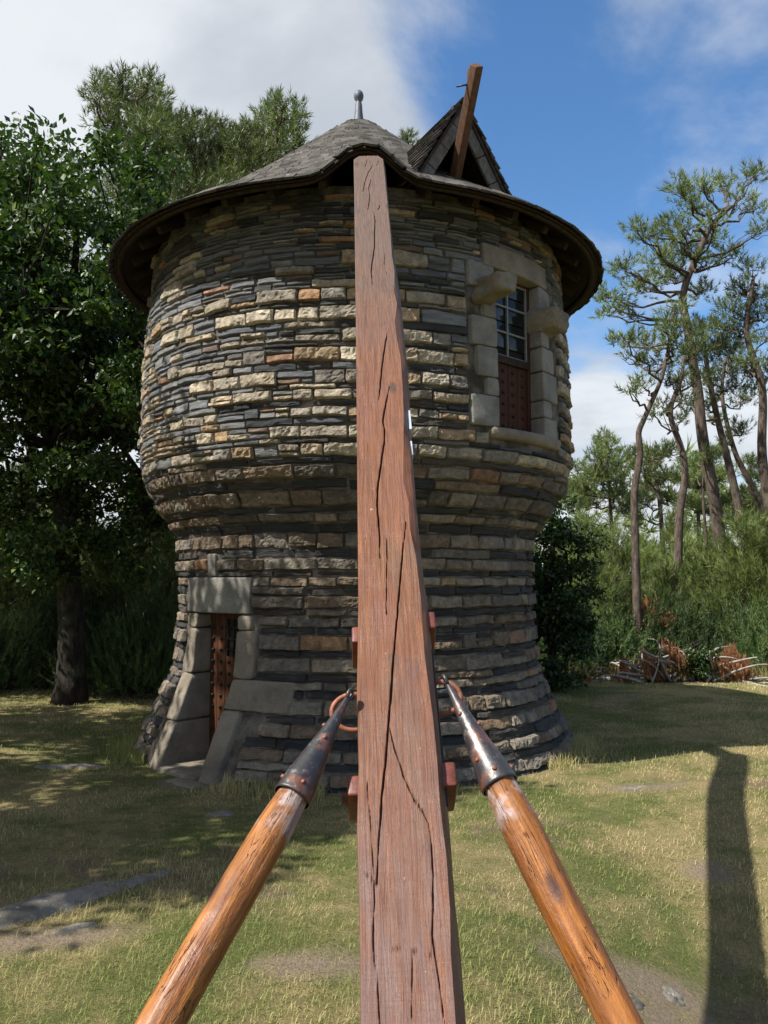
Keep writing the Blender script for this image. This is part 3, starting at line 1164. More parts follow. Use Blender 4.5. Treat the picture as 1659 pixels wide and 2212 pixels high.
dorm = obj('dormer', np.array([gloc(-GHW + 0.09, 1.75, GB - 0.05), gloc(GHW - 0.09, 1.75, GB - 0.05), gloc(0, 1.75, GA - 0.16), gloc(-GHW + 0.09, 0.6, GB), gloc(GHW - 0.09, 0.6, GB), gloc(0, 0.6, GA - 0.16)]),
           [np.array([[0, 1, 2], [5, 4, 3]]), np.array([[0, 2, 5, 3], [1, 4, 5, 2]])], M_DARK, mill, False)
for sgn in (-1, 1):
    e0, e1 = gloc(0, 0, GA), gloc(sgn * GHW, 0, GB)
    sd_ = (e1 - e0); sl_len = np.linalg.norm(sd_); sd_ /= sl_len
    nn = np.cross(gn, sd_) * (1 if sgn > 0 else -1)
    if nn[2] < 0: nn = -nn
    # sheathing under the shingles
    ctr = (gloc(0, 1.5, GA) + gloc(sgn * GHW, 1.5, GB)) / 2 - nn * 0.02
    obj('roof_boarding', ctr + (BOXV * [sl_len + 0.02, 1.85, 0.025]) @ np.array([sd_, gn, nn]), BOXF, M_EAVE, dorm, False)
    # rake boards in lengths
    nb = 4
    for i in range(nb):
        f_ = (i + 0.5) / nb
        c = gloc(sgn * GHW * f_, GR0 + 0.03, GA + (GB - GA) * f_) - nn * 0.085
        V, F = rblock(c, np.array([sd_, gn, nn]), (sl_len / nb - 0.008, 0.035, 0.12), 0.006, i, 0.002, 1)
        obj('rake_board', V, F, M_GREYW, dorm)
    rows = 11
    for i in range(rows):
        f_ = (i + 0.55) / rows
        dpos = GR0 + 0.09 - random.uniform(0, 0.02)
        cnt = 0
        while dpos > 0.75:
            wd = random.uniform(0.10, 0.16)
            tl = 0.16
            st = sd_ * math.cos(tl) + nn * math.sin(tl)
            nt = nn * math.cos(tl) - sd_ * math.sin(tl)
            c = gloc(sgn * GHW * f_, dpos - wd / 2, GA + (GB - GA) * f_) + nn * 0.026 + sd_ * random.uniform(-0.012, 0.012)
            o = bpy.data.objects.new('shingle', sh_mes[(i * 3 + cnt) % 5])
            COL.objects.link(o)
            o.parent = dorm
            A = np.stack([st, gn, nt]); dm = (0.16, wd * 0.96, 0.017)
            Mx = Matrix([[A[j][i2] * dm[j] for j in range(3)] + [0] for i2 in range(3)] + [[0, 0, 0, 1]])
            Mx.translation = Vector(c) - WLOC[dorm]
            o.matrix_basis = Mx
            dpos -= wd
            cnt += 1
# projecting arm
p0, p1 = at_fwd(986, 368, 7.58), at_fwd(1030, 140, 6.90)
ad = (p1 - p0); ad /= np.linalg.norm(ad)
p0 = p0 - ad * 0.30 + np.array([0, 0.04, 0])          # the arm's heel is bedded inside the cap
ad = (p1 - p0); al = np.linalg.norm(ad); ad /= al
asd = np.cross(ad, [0, 0, 1.0]); asd /= np.linalg.norm(asd)
asd = asd * math.cos(0.5) + np.cross(ad, asd) * math.sin(0.5)
V, F = rblock((p0 + p1) / 2, np.array([asd, ad, np.cross(asd, ad)]), (0.085, al, 0.10), 0.012, 5, 0.003, 6)
arm = obj('sail_arm', V, F, M_ARM, dorm)
pg = MB(); add_tube(pg, [at_fwd(986, 187, 7.03), at_fwd(1020, 181, 7.03)], 0.009, 6)
pg.build('peg', M_IRONB, arm)
p2, p3 = at_fwd(1013, 152, 7.04), at_fwd(1014, 186, 7.04)
V, F = rblock((p2 + p3) / 2, np.array([[1, 0, 0], [0, 1, 0], [0, 0, 1.0]]), (0.035, 0.05, 0.17), 0.006, 6, 0.002, 1)
obj('batten', V, F, M_ARM, arm)

# ------------------------------------------------------------------ tail pole
B0 = at_depth(877, 2212, 1.82)
B1 = at_depth(797, 335, 6.7)
BD = (B1 - B0) / np.linalg.norm(B1 - B0)
BX = np.array([1.0, 0, 0]) - BD * BD[0]; BX /= np.linalg.norm(BX)
BN = np.cross(BX, BD)                            # out of the face, towards the viewer and up
if BN[2] < 0: BN = -BN
CAM = np.array([0, 0, EYE])


def beam_uv(x, y):
    d = ray(x, y)
    t = ((B0 - CAM) @ BN) / (d @ BN)
    Q = CAM + d * t - B0
    return Q @ BX, Q @ BD


LE = [(765, 359), (766, 400), (768, 560), (770, 700), (773, 1000), (776, 1300), (774, 1420), (773, 1500), (777, 1650), (773, 1800), (778, 1930), (780, 2050), (782, 2212)]
RF = [(828, 357), (830, 366), (837, 442), (844, 508), (845, 530), (846, 552), (855, 585), (851, 628), (860, 658), (850, 694), (857, 735), (867, 770), (872, 831), (872, 916), (869, 960), (863, 1039),
      (882, 1086), (880, 1107), (882, 1143), (900, 1203), (913, 1299), (918, 1408), (934, 1510), (940, 1545), (949, 1636), (954, 1745), (969, 1855), (974, 1964), (970, 2055), (976, 2183), (977, 2212)]
RO = [(831, 357), (839, 448), (848, 530), (861, 612), (869, 694), (877, 776), (882, 858), (888, 971), (896, 1080), (907, 1190), (921, 1299), (932, 1408), (940, 1490), (950, 1599), (965, 1745), (978, 1927), (990, 2037), (1003, 2212)]


def uvtab(L):
    a = np.array([beam_uv(*q) for q in L])
    a = a[np.argsort(a[:, 1])]
    return a[:, 1], a[:, 0]


lv, lu = uvtab(LE); rv, ru = uvtab(RF); ov, ou = uvtab(RO)
pf = np.polyfit(rv, ru, 3)
ru = ru * 0.6 + np.polyval(pf, rv) * 0.4
VT = float(beam_uv(800, 335)[1])                 # top end
V0b = -0.62                                      # bottom end, close above the grass
vs = np.arange(V0b, VT + 0.001, 0.0085)
NS, NU, NC = len(vs), 128, 4
eL = np.interp(vs, lv, lu); eR = np.interp(vs, rv, ru); eO = np.maximum(np.interp(vs, ov, ou), eR + 0.004)
CR7 = lambda L, x0, y0, k: [(x0 + a * k, y0 + b_ * k) for a, b_ in L]
c6 = lambda L: CR7(L, 743, 311, 0.2735)
c7 = lambda L: CR7(L, 743, 916, 0.2735)
ca = lambda L: CR7(L, 553, 1417, 0.3646)
CRACKS = [
    (c6([(230, 160), (190, 230), (165, 300), (150, 380)]), 0.006),
    (c6([(186, 120), (170, 175)]), 0.004), (c6([(275, 125), (258, 170)]), 0.004),
    (c6([(215, 280), (195, 350), (205, 400), (200, 460), (190, 515)]), 0.006),
    (c6([(283, 480), (280, 505), (265, 520)]), 0.006),
    (c6([(238, 535), (247, 600), (243, 700), (240, 830), (225, 930), (215, 1000), (225, 1110)]), 0.0075),
    (c6([(325, 870), (318, 960), (345, 1030)]), 0.004),
    (c6([(343, 1495), (315, 1650), (297, 1790), (285, 1930), (272, 2020)]), 0.0075),
    (c6([(360, 1910), (330, 2060), (308, 2180)]) + c7([(320, 30), (318, 150), (290, 330), (265, 500), (263, 640), (275, 760), (282, 900), (285, 1050)]), 0.008),
    (c7([(338, 900), (342, 1000), (336, 1200), (335, 1490)]), 0.0045),
    (c7([(493, 770), (470, 950), (455, 1120), (430, 1400), (405, 1700), (385, 1950), (370, 2190)]) + ca([(815, 20), (800, 200), (785, 400), (770, 600), (745, 850), (725, 1150), (718, 1340)]), 0.0065),
    (ca([(790, 420), (820, 540), (880, 720), (940, 850), (1000, 940), (1020, 980), (1040, 1120), (1050, 1300), (1052, 1500), (1045, 1650), (1065, 1800), (1090, 1950), (1110, 2100), (1118, 2180)]), 0.0050),
    (ca([(700, 1330), (705, 1450), (695, 1650), (700, 1800), (720, 1900), (735, 2180)]), 0.0040),
    (ca([(925, 1780), (925, 2130)]), 0.0028), (ca([(640, 1290), (720, 1345)]), 0.0028),
    (ca([(660, 760), (680, 1000), (700, 1300)]), 0.0022),
    (ca([(730, 1745), (850, 1735), (1040, 1770)]), 0.0022)]
segs = []
for L, wd in CRACKS:
    q = np.array([beam_uv(*p) for p in L])
    fine = [q[0]]
    for a, b_ in zip(q[:-1], q[1:]):
        n = max(2, int(np.linalg.norm(b_ - a) / 0.004))
        for i in range(1, n + 1):
            fine.append(a + (b_ - a) * i / n)
    fine = np.array(fine)
    fine[:, 0] += vnoise(np.stack([fine[:, 1] * 30, fine[:, 0] * 3, fine[:, 0] * 0], -1), 1.0, 31) * 0.0009
    o_ = np.argsort(fine[:, 1])
    tt = np.linspace(0, 1, len(fine))
    segs.append((fine, wd, tt))
fu = np.linspace(0, 1, NU + 1)
U = eL[:, None] + (eR - eL)[:, None] * fu[None]
Vg = np.repeat(vs[:, None], NU + 1, 1)
# pull grid columns onto the cracks so that narrow cracks stay crisp
D = np.zeros_like(U)
for fine, wd, tt in segs:
    lo, hi = fine[:, 1].min() - 0.01, fine[:, 1].max() + 0.01
    rows = np.where((vs >= lo) & (vs <= hi))[0]
    for r_ in rows:
        d2 = np.hypot(U[r_][:, None] - fine[None, :, 0], (Vg[r_][:, None] - fine[None, :, 1]))
        jn = d2.argmin(1)
        dd = d2[np.arange(len(jn)), jn]
        taper = np.minimum(1, np.minimum(tt[jn], 1 - tt[jn]) * 7 + 0.25)
        we = np.maximum(wd * taper * 0.36, 0.0016)
        D[r_] = np.maximum(D[r_], np.clip(1.35 - dd / we, 0, 1) ** 0.6 * np.minimum(0.035, we * 11.0) * np.minimum(1, wd / 0.0045))
PB = np.stack([U.ravel(), Vg.ravel() * 0.35, np.zeros(U.size)], -1)
relief = (fbm(PB, 14, 41, 3) * 0.0022 + vnoise(np.stack([U.ravel() * 2, Vg.ravel() * 40, U.ravel() * 0], -1), 1, 42) * 0.0007).reshape(U.shape)
tipr = sstep(VT - 0.02, VT, Vg) * 0.01
H = relief - D - tipr
# chamfered corners of the upper end
cut = np.clip((Vg - (VT - 0.10)) / 0.10, 0, 1)
mid = (eL + eR)[:, None] / 2
U = mid + (U - mid) * (1 - 0.42 * cut)
front = B0 + U[..., None] * BX + Vg[..., None] * BD + H[..., None] * BN
TH = 0.135
wane = 0.035 + 0.012 * vnoise(np.stack([vs * 5, vs * 0, vs * 0], -1), 1, 44)
c1 = cut[:, 0]
oo = mid[:, 0] + (eO - mid[:, 0]) * (1 - 0.42 * c1)
ll = mid[:, 0] + (eL - mid[:, 0]) * (1 - 0.42 * c1)
cols = [front.transpose(1, 0, 2)]


def colm(u, h):
    return (B0 + np.asarray(u)[:, None] * BX + vs[:, None] * BD + np.asarray(h)[:, None] * BN)[None]


eRc = U[:, -1]
cols.append(front[:, -1][None])                  # doubled column: crisp arris
for f_, hh in ((0.45, 0.42), (0.8, 0.72), (1.0, 1.0)):
    cols.append(colm(eRc + (oo - eRc) * f_, -wane * hh + 0.003 * vnoise(np.stack([vs * 14, vs * 0 + f_ * 3, vs * 0], -1), 1, 45)))
cols.append(colm(oo + 0.010, np.full(NS, -0.07)))
cols.append(colm(oo + 0.012, np.full(NS, -TH)))
cols.append(colm((oo + ll) / 2, np.full(NS, -TH - 0.004)))
cols.append(colm(ll - 0.001, np.full(NS, -TH)))
cols.append(colm(ll - 0.004, np.full(NS, -0.03)))
cols.append(colm(ll - 0.003, np.full(NS, -0.008)))
BVt = np.concatenate(cols)                       # (ncol, NS, 3)
nc_ = BVt.shape[0]
bi = np.arange(nc_ * NS).reshape(nc_, NS)
bn = np.roll(bi, -1, axis=0)
BF = np.stack([bi[:, :-1], bn[:, :-1], bn[:, 1:], bi[:, 1:]], -1)
BF = np.delete(BF, [NU], axis=0).reshape(-1, 4)
BV2 = BVt.reshape(-1, 3)
cen = [BVt[:, 0].mean(0), BVt[:, -1].mean(0)]
ncol_i = len(BV2)
BV2 = np.concatenate([BV2, cen])
capF = np.concatenate([np.stack([np.full(nc_, ncol_i), bn[:, 0], bi[:, 0]], -1), np.stack([np.full(nc_, ncol_i + 1), bi[:, -1], bn[:, -1]], -1)])
hol = np.zeros(len(BV2)); hol[:U.size] = (D.T.ravel() > 0.006)
uvb = np.zeros((len(BV2), 4))
Q_ = BV2 - B0
uvb[:, 0] = Q_ @ BX; uvb[:, 1] = Q_ @ BD; uvb[:, 2] = Q_ @ BN; uvb[:, 3] = 1

s = NT('red_stained_beam')
at = s.attr('grain')
g = s.mapping(at, scale=(26, 1.1, 26))
c = s.mix(s.rng(s.noise(2.4, 6, 0.65, g, 0.5), 0.3, 0.72), (0.105, 0.034, 0.012), (0.235, 0.085, 0.029))
big = s.noise(2.6, 5, 0.6, s.mapping(at, scale=(1.6, 0.55, 1)))
c = s.mix(s.rng(big, 0.42, 0.62), c, (0.165, 0.060, 0.030))
c = s.mix(s.rng(s.noise(3.1, 5, 0.62, s.mapping(at, scale=(2.2, 0.5, 1), loc=(4, 4, 1))), 0.52, 0.70, 0, 0.5), c, (0.135, 0.085, 0.048))
c = s.mix(s.rng(s.noise(2.7, 5, 0.62, s.mapping(at, scale=(2.2, 0.6, 1), loc=(9, 6, 1))), 0.54, 0.72, 0, 0.5), c, (0.095, 0.052, 0.046))
sepn = s.node('ShaderNodeSeparateXYZ'); s.l.new(at, sepn.inputs[0])
lowv = s.rng(s.math('ADD', sepn.outputs[1], s.math('MULTIPLY', s.noise(3, 4, 0.6, at), 0.9)), 0.5, 1.5, 0.8, 0.0)
c = s.mix(s.math('MULTIPLY', lowv, s.rng(s.noise(5, 5, 0.6, s.mapping(at, scale=(5, 1, 1))), 0.25, 0.62)), c, (0.165, 0.100, 0.088))
hiv = s.rng(s.math('ADD', sepn.outputs[1], s.math('MULTIPLY', s.noise(2, 4, 0.6, at), 1.4)), 3.2, 5.2, 0.0, 0.8)
c = s.mix(hiv, c, (0.105, 0.070, 0.052))
blk = s.rng(s.noise(6, 6, 0.7, s.mapping(at, scale=(1.4, 0.7, 1), loc=(5, 2, 0))), 0.60, 0.76)
c = s.mix(s.math('MULTIPLY', blk, 0.65), c, (0.05, 0.032, 0.028))
c = s.mix(s.rng(s.voro(17, at), 0.10, 0.05, 0, 0.0), c, (0.5, 0.5, 0.46))
lic = s.math('MULTIPLY', s.rng(s.noise(31, 4, 0.6, s.mapping(at, loc=(2, 3, 1))), 0.715, 0.75), 0.85)
c = s.mix(lic, c, (0.50, 0.46, 0.40))
c = s.mix(s.math('MULTIPLY', s.rng(s.noise(120, 3, 0.6, s.mapping(at, scale=(1, 0.25, 1))), 0.60, 0.7), 0.5), c, (0.06, 0.028, 0.02))
gs = s.rng(s.noise(3.4, 7, 0.72, s.mapping(at, scale=(60, 1.6, 60)), 0.3), 0.55, 0.72, 0, 0.5)
c = s.mix(gs, c, (0.055, 0.026, 0.016))
c = s.mix(s.rng(s.noise(2.7, 6, 0.7, s.mapping(at, scale=(42, 1.2, 42), loc=(3, 3, 3))), 0.60, 0.74, 0, 0.45), c, (0.22, 0.125, 0.075))
knot = s.rng(s.voro(1.0, s.mapping(at, scale=(6.5, 2.1, 6.5), loc=(0.3, 0.1, 0))), 0.17, 0.06, 0, 0.8)
c = s.mix(knot, c, (0.045, 0.022, 0.014))
b1 = s.bump(s.noise(3, 7, 0.72, g, 0.4), 0.8, 0.008)
rip = s.noise(1, 3, 0.6, s.mapping(at, scale=(6, 95, 1)))
s.bump(rip, 0.4, 0.004, b1)
M_BEAM = s.set(col=scale_col(s, c, 0.86), rough=s.rng(s.noise(7, 4, 0.6, at), 0.3, 0.7, 0.42, 0.68), spec=0.4).m

foot = B0 + BD * V0b
pole = empty('tail_pole', (foot[0], foot[1], 0))
tag(pole, 'long cracked red-brown timber tail pole slanting up from the lawn to the cap eave', 'beam')
obj('beam', BV2, [capF, BF], M_BEAM, pole, True, attrs={'grain': uvb})
# the timber that carries the pole's head inside the cap
hd = B1 - BN * 0.16 - BD * 0.15
h2 = np.array([TC[0] + 1.6 * math.sin(EB), TC[1] - 1.6 * math.cos(EB), hd[2] + 0.10])
ydir = (h2 - hd) / np.linalg.norm(h2 - hd)
xdir = np.array([1, 0, 0]) - ydir * ydir[0]; xdir /= np.linalg.norm(xdir)
V, F = rblock((hd + h2) / 2, np.array([xdir, ydir, np.cross(xdir, ydir)]), (0.16, np.linalg.norm(h2 - hd), 0.16), 0.012, 3, 0.004, 3)
obj('head_timber', V, F, M_EAVE, pole)

M_REDP = m_plain('flaking_red_paint', (0.12, 0.032, 0.022), 0.45, 0.0, 0.45, 26, 0.003)
M_RUST = m_plain('rusty_iron', (0.20, 0.075, 0.045), 0.6, 0.25, 0.45, 40, 0.003)
s = NT('worn_black_iron')
c = s.mix(s.rng(s.noise(14, 6, 0.7), 0.50, 0.64), (0.035, 0.034, 0.036), (0.14, 0.06, 0.042))
c = s.mix(s.rng(s.noise(24, 6, 0.75, s.mapping(s.P(), loc=(1, 2, 3))), 0.55, 0.68, 0, 0.8), c, (0.20, 0.20, 0.20))
s.bump(s.noise(60, 5, 0.6), 0.5, 0.003)
M_FERR = s.set(col=c, rough=s.rng(s.noise(20, 4, 0.6), 0.3, 0.7, 0.28, 0.5), spec=0.7, metal=0.35).m


def beam_pt(u, v, n=0.0):
    return B0 + BX * u + BD * v + BN * n


def v_at(y):
    return float(beam_uv(860, y)[1])


BAX = np.array([BX, BD, BN])
for (side, y0, y1, out) in ((-1, 1330, 1372, 0.026), (1, 1300, 1345, 0.030), (-1, 1650, 1705, 0.036), (1, 1625, 1690, 0.042)):
    va, vb = v_at(y1), v_at(y0)
    vm = (va + vb) / 2
    ue = float(np.interp(vm, lv, lu)) if side < 0 else float(np.interp(vm, ov, ou))
    V, F = rblock(beam_pt(ue + side * (out / 2 - 0.01), vm, -0.115), BAX, (out + 0.02, (vb - va) * 0.8, 0.15), 0.008, 3, 0.002, 2)
    blk_o = obj('clamp_block', V, F, M_REDP, pole)
    if y0 == 1650:
        t_ = MB()
        for i in range(7):
            add_tube(t_, [beam_pt(ue - out - 0.002 - 0.016 + i * 0.003, vm - 0.01, -0.10), beam_pt(ue - out - 0.0005 - 0.016 + i * 0.003, vm - 0.01, -0.10)], 0.022 if i % 2 else 0.019, 12)
        t_.build('bolt', M_RUST, blk_o)
# iron strap and tag on the shaded side
va, vb = v_at(1720), v_at(1380)
ue = float(np.interp((va + vb) / 2, ov, ou))
us, ue2 = float(np.interp(va, ov, ou)), float(np.interp(vb, ov, ou))
c0_, c1_ = beam_pt(us + 0.006, va, -0.10), beam_pt(ue2 + 0.006, vb, -0.10)
sdv = (c1_ - c0_) / np.linalg.norm(c1_ - c0_)
V, F = rblock((c0_ + c1_) / 2, np.array([BX, sdv, np.cross(BX, sdv)]), (0.012, np.linalg.norm(c1_ - c0_), 0.09), 0.003, 1, 0.001, 2)
obj('iron_strap', V, F, M_IRONB, pole)
M_TAG = m_plain('pale_metal_tag', (0.45, 0.50, 0.56), 0.4, 0.2, 0.15, 40, 0.0005)
for (y0, y1) in ((872, 912), (938, 968)):
    va, vb = v_at(y1), v_at(y0)
    u_ = float(np.interp((va + vb) / 2, ov, ou))
    V, F = rblock(beam_pt(u_ + 0.003, (va + vb) / 2, -0.05), BAX, (0.014, vb - va, 0.025), 0.002, 1, 0, 1)
    obj('metal_tag', V, F, M_TAG, pole)


def arc_pts(c, a, b_, r, t0, t1, n=22):
    t = np.linspace(t0, t1, n)
    return c + r * (np.cos(t)[:, None] * a + np.sin(t)[:, None] * b_)


# open iron rings the support poles hang in
vL = v_at(1495)
uL = float(np.interp(vL, lv, lu)); uR = float(np.interp(v_at(1472), ov, ou))
cl = beam_pt(uL - 0.014, vL, -0.10)
r1 = MB(); add_tube(r1, arc_pts(cl, -BX, BD * 0.75 + BN * 0.3, 0.072, -1.85, 1.85), 0.0085, 10)
r1.build('iron_ring', M_RUST, pole)
cr = beam_pt(uR + 0.026, v_at(1468), -0.10)
r2 = MB(); add_tube(r2, arc_pts(cr, BX, BD * 0.75 + BN * 0.3, 0.066, -1.85, 1.85), 0.0085, 10)
r2.build('iron_ring', M_RUST, pole)

# ------------------------------------------------------------------ support poles
s = NT('varnished_orange_wood')
at = s.attr('grain')
g = s.mapping(at, scale=(22, 22, 1.3))
c = s.mix(s.rng(s.noise(2.0, 6, 0.62, g, 0.9), 0.3, 0.72), (0.13, 0.040, 0.008), (0.33, 0.125, 0.022))
c = s.mix(s.rng(s.noise(3.0, 5, 0.6, s.mapping(at, scale=(7, 7, 1.0), loc=(3, 1, 5))), 0.52, 0.75, 0, 0.75), c, (0.14, 0.036, 0.012))
kn = s.rng(s.voro(1.0, s.mapping(at, scale=(7.5, 7.5, 3.4))), 0.24, 0.10)
c = s.mix(kn, c, (0.05, 0.015, 0.008))
c = s.mix(s.math('MULTIPLY', s.rng(s.noise(3.2, 7, 0.72, s.mapping(at, scale=(30, 30, 2.2), loc=(1, 1, 1)), 1.2), 0.66, 0.74), 0.8), c, (0.04, 0.012, 0.006))
b1 = s.bump(s.noise(2.0, 7, 0.66, g, 1.2), 0.7, 0.006)
b2 = s.bump(s.noise(14, 5, 0.6, s.mapping(at, scale=(1.4, 1.4, 0.5))), 0.8, 0.012, b1)
wt = s.node('ShaderNodeTexNoise'); s.l.new(s.mapping(at, scale=(38, 38, 2.6)), wt.inputs['Vector']); wt.inputs['Scale'].default_value = 1.0; wt.inputs['Detail'].default_value = 3; wt.inputs['Distortion'].default_value = 2.2
trk = s.math('MULTIPLY', s.rng(s.math('ABSOLUTE', s.math('SUBTRACT', wt.outputs[0], 0.5)), 0.022, 0.0), s.rng(s.noise(5, 3, 0.5, s.mapping(at, loc=(7, 7, 2))), 0.46, 0.54))
c = s.mix(s.math('MULTIPLY', trk, 0.75), c, (0.07, 0.02, 0.008))
s.bump(s.math('MULTIPLY', trk, -1.0), 1.0, 0.006, b2)
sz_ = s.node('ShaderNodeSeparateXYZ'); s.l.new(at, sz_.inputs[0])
wear_glare = s.math('MULTIPLY', s.rng(s.math('ADD', sz_.outputs[2], s.math('MULTIPLY', s.noise(9, 4, 0.6, at), 0.16)), 0.56, 0.52), s.rng(s.noise(7, 4, 0.6, s.mapping(at, loc=(2, 5, 1))), 0.40, 0.50))
c = s.mix(wear_glare, c, (0.30, 0.22, 0.20))  # pale patch below the ferrules: varnish glare painted in, partly real wear
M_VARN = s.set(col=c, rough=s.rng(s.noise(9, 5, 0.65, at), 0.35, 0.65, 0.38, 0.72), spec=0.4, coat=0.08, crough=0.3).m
M_WEAR_GLARE = m_plain('red_grey_wear_and_glare', (0.30, 0.19, 0.17), 0.35, 0.0, 0.35, 30, 0.002)


def strut(name_label, tip, end, r_top, r_bot, ring_c, bend, seed, lift):
    """round pole with a sheet-iron point hooked into a ring, foot on the grass"""
    tip, end = np.asarray(tip), np.asarray(end)
    d = (end - tip) / np.linalg.norm(end - tip)
    g0 = tip + d * ((0.0 - tip[2]) / d[2])
    gg = float(gz(g0[0], g0[1]))
    L = (gg - 0.03 - tip[2]) / d[2]
    root = empty('support_pole', (tip + d * L))
    tag(root, name_label, 'pole', 'propping poles hooked to the tail pole')
    a = np.cross(d, [0, 0, 1.0]); a /= np.linalg.norm(a)
    b_ = np.cross(d, a)
    FL = 0.36                                            # ferrule length
    t = np.linspace(FL - 0.03, L, 120)
    th = np.arange(40) * 2 * math.pi / 40
    TT, TH_ = np.meshgrid(t, th, indexing='ij')
    Pn = np.stack([np.cos(TH_) * 0.8, np.sin(TH_) * 0.8, TT * 2.2], -1).reshape(-1, 3)
    rad = np.interp(TT, [FL, FL + 0.10, FL + 0.5, L], [r_top * 0.94, r_top * 1.06, (r_top + r_bot) / 2, r_bot])
    rad = rad + (fbm(Pn + seed, 1.3, 3, 3) * 0.0035).reshape(TT.shape) + (vnoise(np.stack([np.cos(TH_) * 2, np.sin(TH_) * 2, TT * 1.2], -1).reshape(-1, 3) + seed, 2.2, 9).reshape(TT.shape)) * 0.002
    # drying crack along the visible side
    ck = -1.1 + 0.25 * np.sin(TT * 2.1 + seed) + bend
    rad = rad - np.exp(-((TH_ - math.pi - ck + math.pi) % (2 * math.pi) - math.pi) ** 2 / 0.006) * 0.006 * (TT > FL + 0.05)
    bow = (np.sin((TT - FL) / (L - FL) * math.pi) * 0.012)
    V = tip + d * TT[..., None] + (a * np.cos(TH_)[..., None] + b_ * np.sin(TH_)[..., None]) * rad[..., None] + a * bow[..., None]
    i = np.arange(TT.size).reshape(TT.shape)
    i2 = np.roll(i, -1, axis=1)
    F = np.stack([i[:-1], i2[:-1], i2[1:], i[1:]], -1).reshape(-1, 4)
    V = V.reshape(-1, 3)
    V = np.concatenate([V, [tip + d * L, tip + d * (FL - 0.03)]])
    nV = len(V)
    cf = np.concatenate([np.stack([np.full(40, nV - 2), i2[-1], i[-1]], -1), np.stack([np.full(40, nV - 1), i[0], i2[0]], -1)])
    gr = np.ones((nV, 4)); Qv = V - tip
    gr[:, 0] = Qv @ a; gr[:, 1] = Qv @ b_; gr[:, 2] = Qv @ d
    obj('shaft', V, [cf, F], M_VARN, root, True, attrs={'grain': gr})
    # ferrule: lathe with a flattened, bent point
    fp = [(0.0, 0.006), (0.03, 0.011), (0.09, 0.018), (0.16, 0.027), (0.24, 0.040), (0.31, r_top * 1.02), (0.355, r_top * 1.13), (0.362, r_top * 1.15), (0.363, r_top * 1.06)]
    n = 32
    th = np.arange(n) * 2 * math.pi / n
    fv = np.concatenate([tip + d * q + (a * np.cos(th)[:, None] + b_ * np.sin(th)[:, None]) * (r + 0.0012 * vnoise(np.stack([np.cos(th) * 3, np.sin(th) * 3, th * 0 + q * 18], -1), 1, seed)[:, None]) for q, r in fp])
    ff = np.concatenate([np.stack([k * n + np.arange(n), k * n + (np.arange(n) + 1) % n, (k + 1) * n + (np.arange(n) + 1) % n, (k + 1) * n + np.arange(n)], -1) for k in range(len(fp) - 1)])
    fer = obj('iron_point', fv, ff, M_FERR, root)
    for (q, tt) in ((0.17, -2.2), (0.33, -2.4), (0.33, -1.0), (0.28, -0.3), (0.12, -0.5)):
        rr = np.interp(q, [p[0] for p in fp], [p[1] for p in fp])
        dirn = a * math.cos(tt) + b_ * math.sin(tt)
        V, F = rblock(tip + d * q + dirn * rr, np.array([a, b_, d]), (0.013, 0.013, 0.013), 0.006, 1, 0, 1)
        obj('rivet', V, F, M_RUST, fer)
    # hook eye through the ring
    hk = MB()
    c = tip - d * 0.012
    add_tube(hk, arc_pts(c, d, BN * 0.8 + a * 0.2, 0.016, 0.2, 5.6, 16), 0.006, 8)
    hk.build('hook', M_FERR, fer)
    # worn collar of paint and painted-in glare below the iron
    t = np.linspace(FL + 0.004, FL + 0.13, 12)
    th = np.linspace(-2.25, -1.35, 12) + lift
    TT, TH_ = np.meshgrid(t, th, indexing='ij')
    rr = np.interp(TT, [FL, FL + 0.10, FL + 0.5], [r_top * 0.94, r_top * 1.06, (r_top + r_bot) / 2]) + 0.0035
    V = tip + d * TT[..., None] + (a * np.cos(TH_)[..., None] + b_ * np.sin(TH_)[..., None]) * rr[..., None]
    return root


PL = at_depth(752, 1506, 2.46)
PR = at_depth(966, 1476, 2.52)
strut('glossy orange support pole whose iron point hooks the door-side ring of the tail pole', PL, at_depth(357, 2212, 1.80), 0.049, 0.053, cl, 0.0, 3, 0)
strut('glossy orange support pole whose iron point hooks the window-side ring of the tail pole', PR, at_depth(1346, 2212, 1.88), 0.049, 0.053, cr, 0.9, 8, 0)

# ------------------------------------------------------------------ rocks in the lawn
s = NT('lichened_rock')
c = s.mix(s.rng(s.noise(5, 6, 0.65), 0.3, 0.7), (0.10, 0.09, 0.074), (0.20, 0.182, 0.155))
c = s.mix(s.math('MULTIPLY', s.rng(s.noise(22, 5, 0.7), 0.58, 0.68), 0.7), c, (0.42, 0.42, 0.39))
s.bump(s.noise(30, 7, 0.7), 0.9, 0.015)
M_ROCK = s.set(col=c, rough=0.92, spec=0.2).m


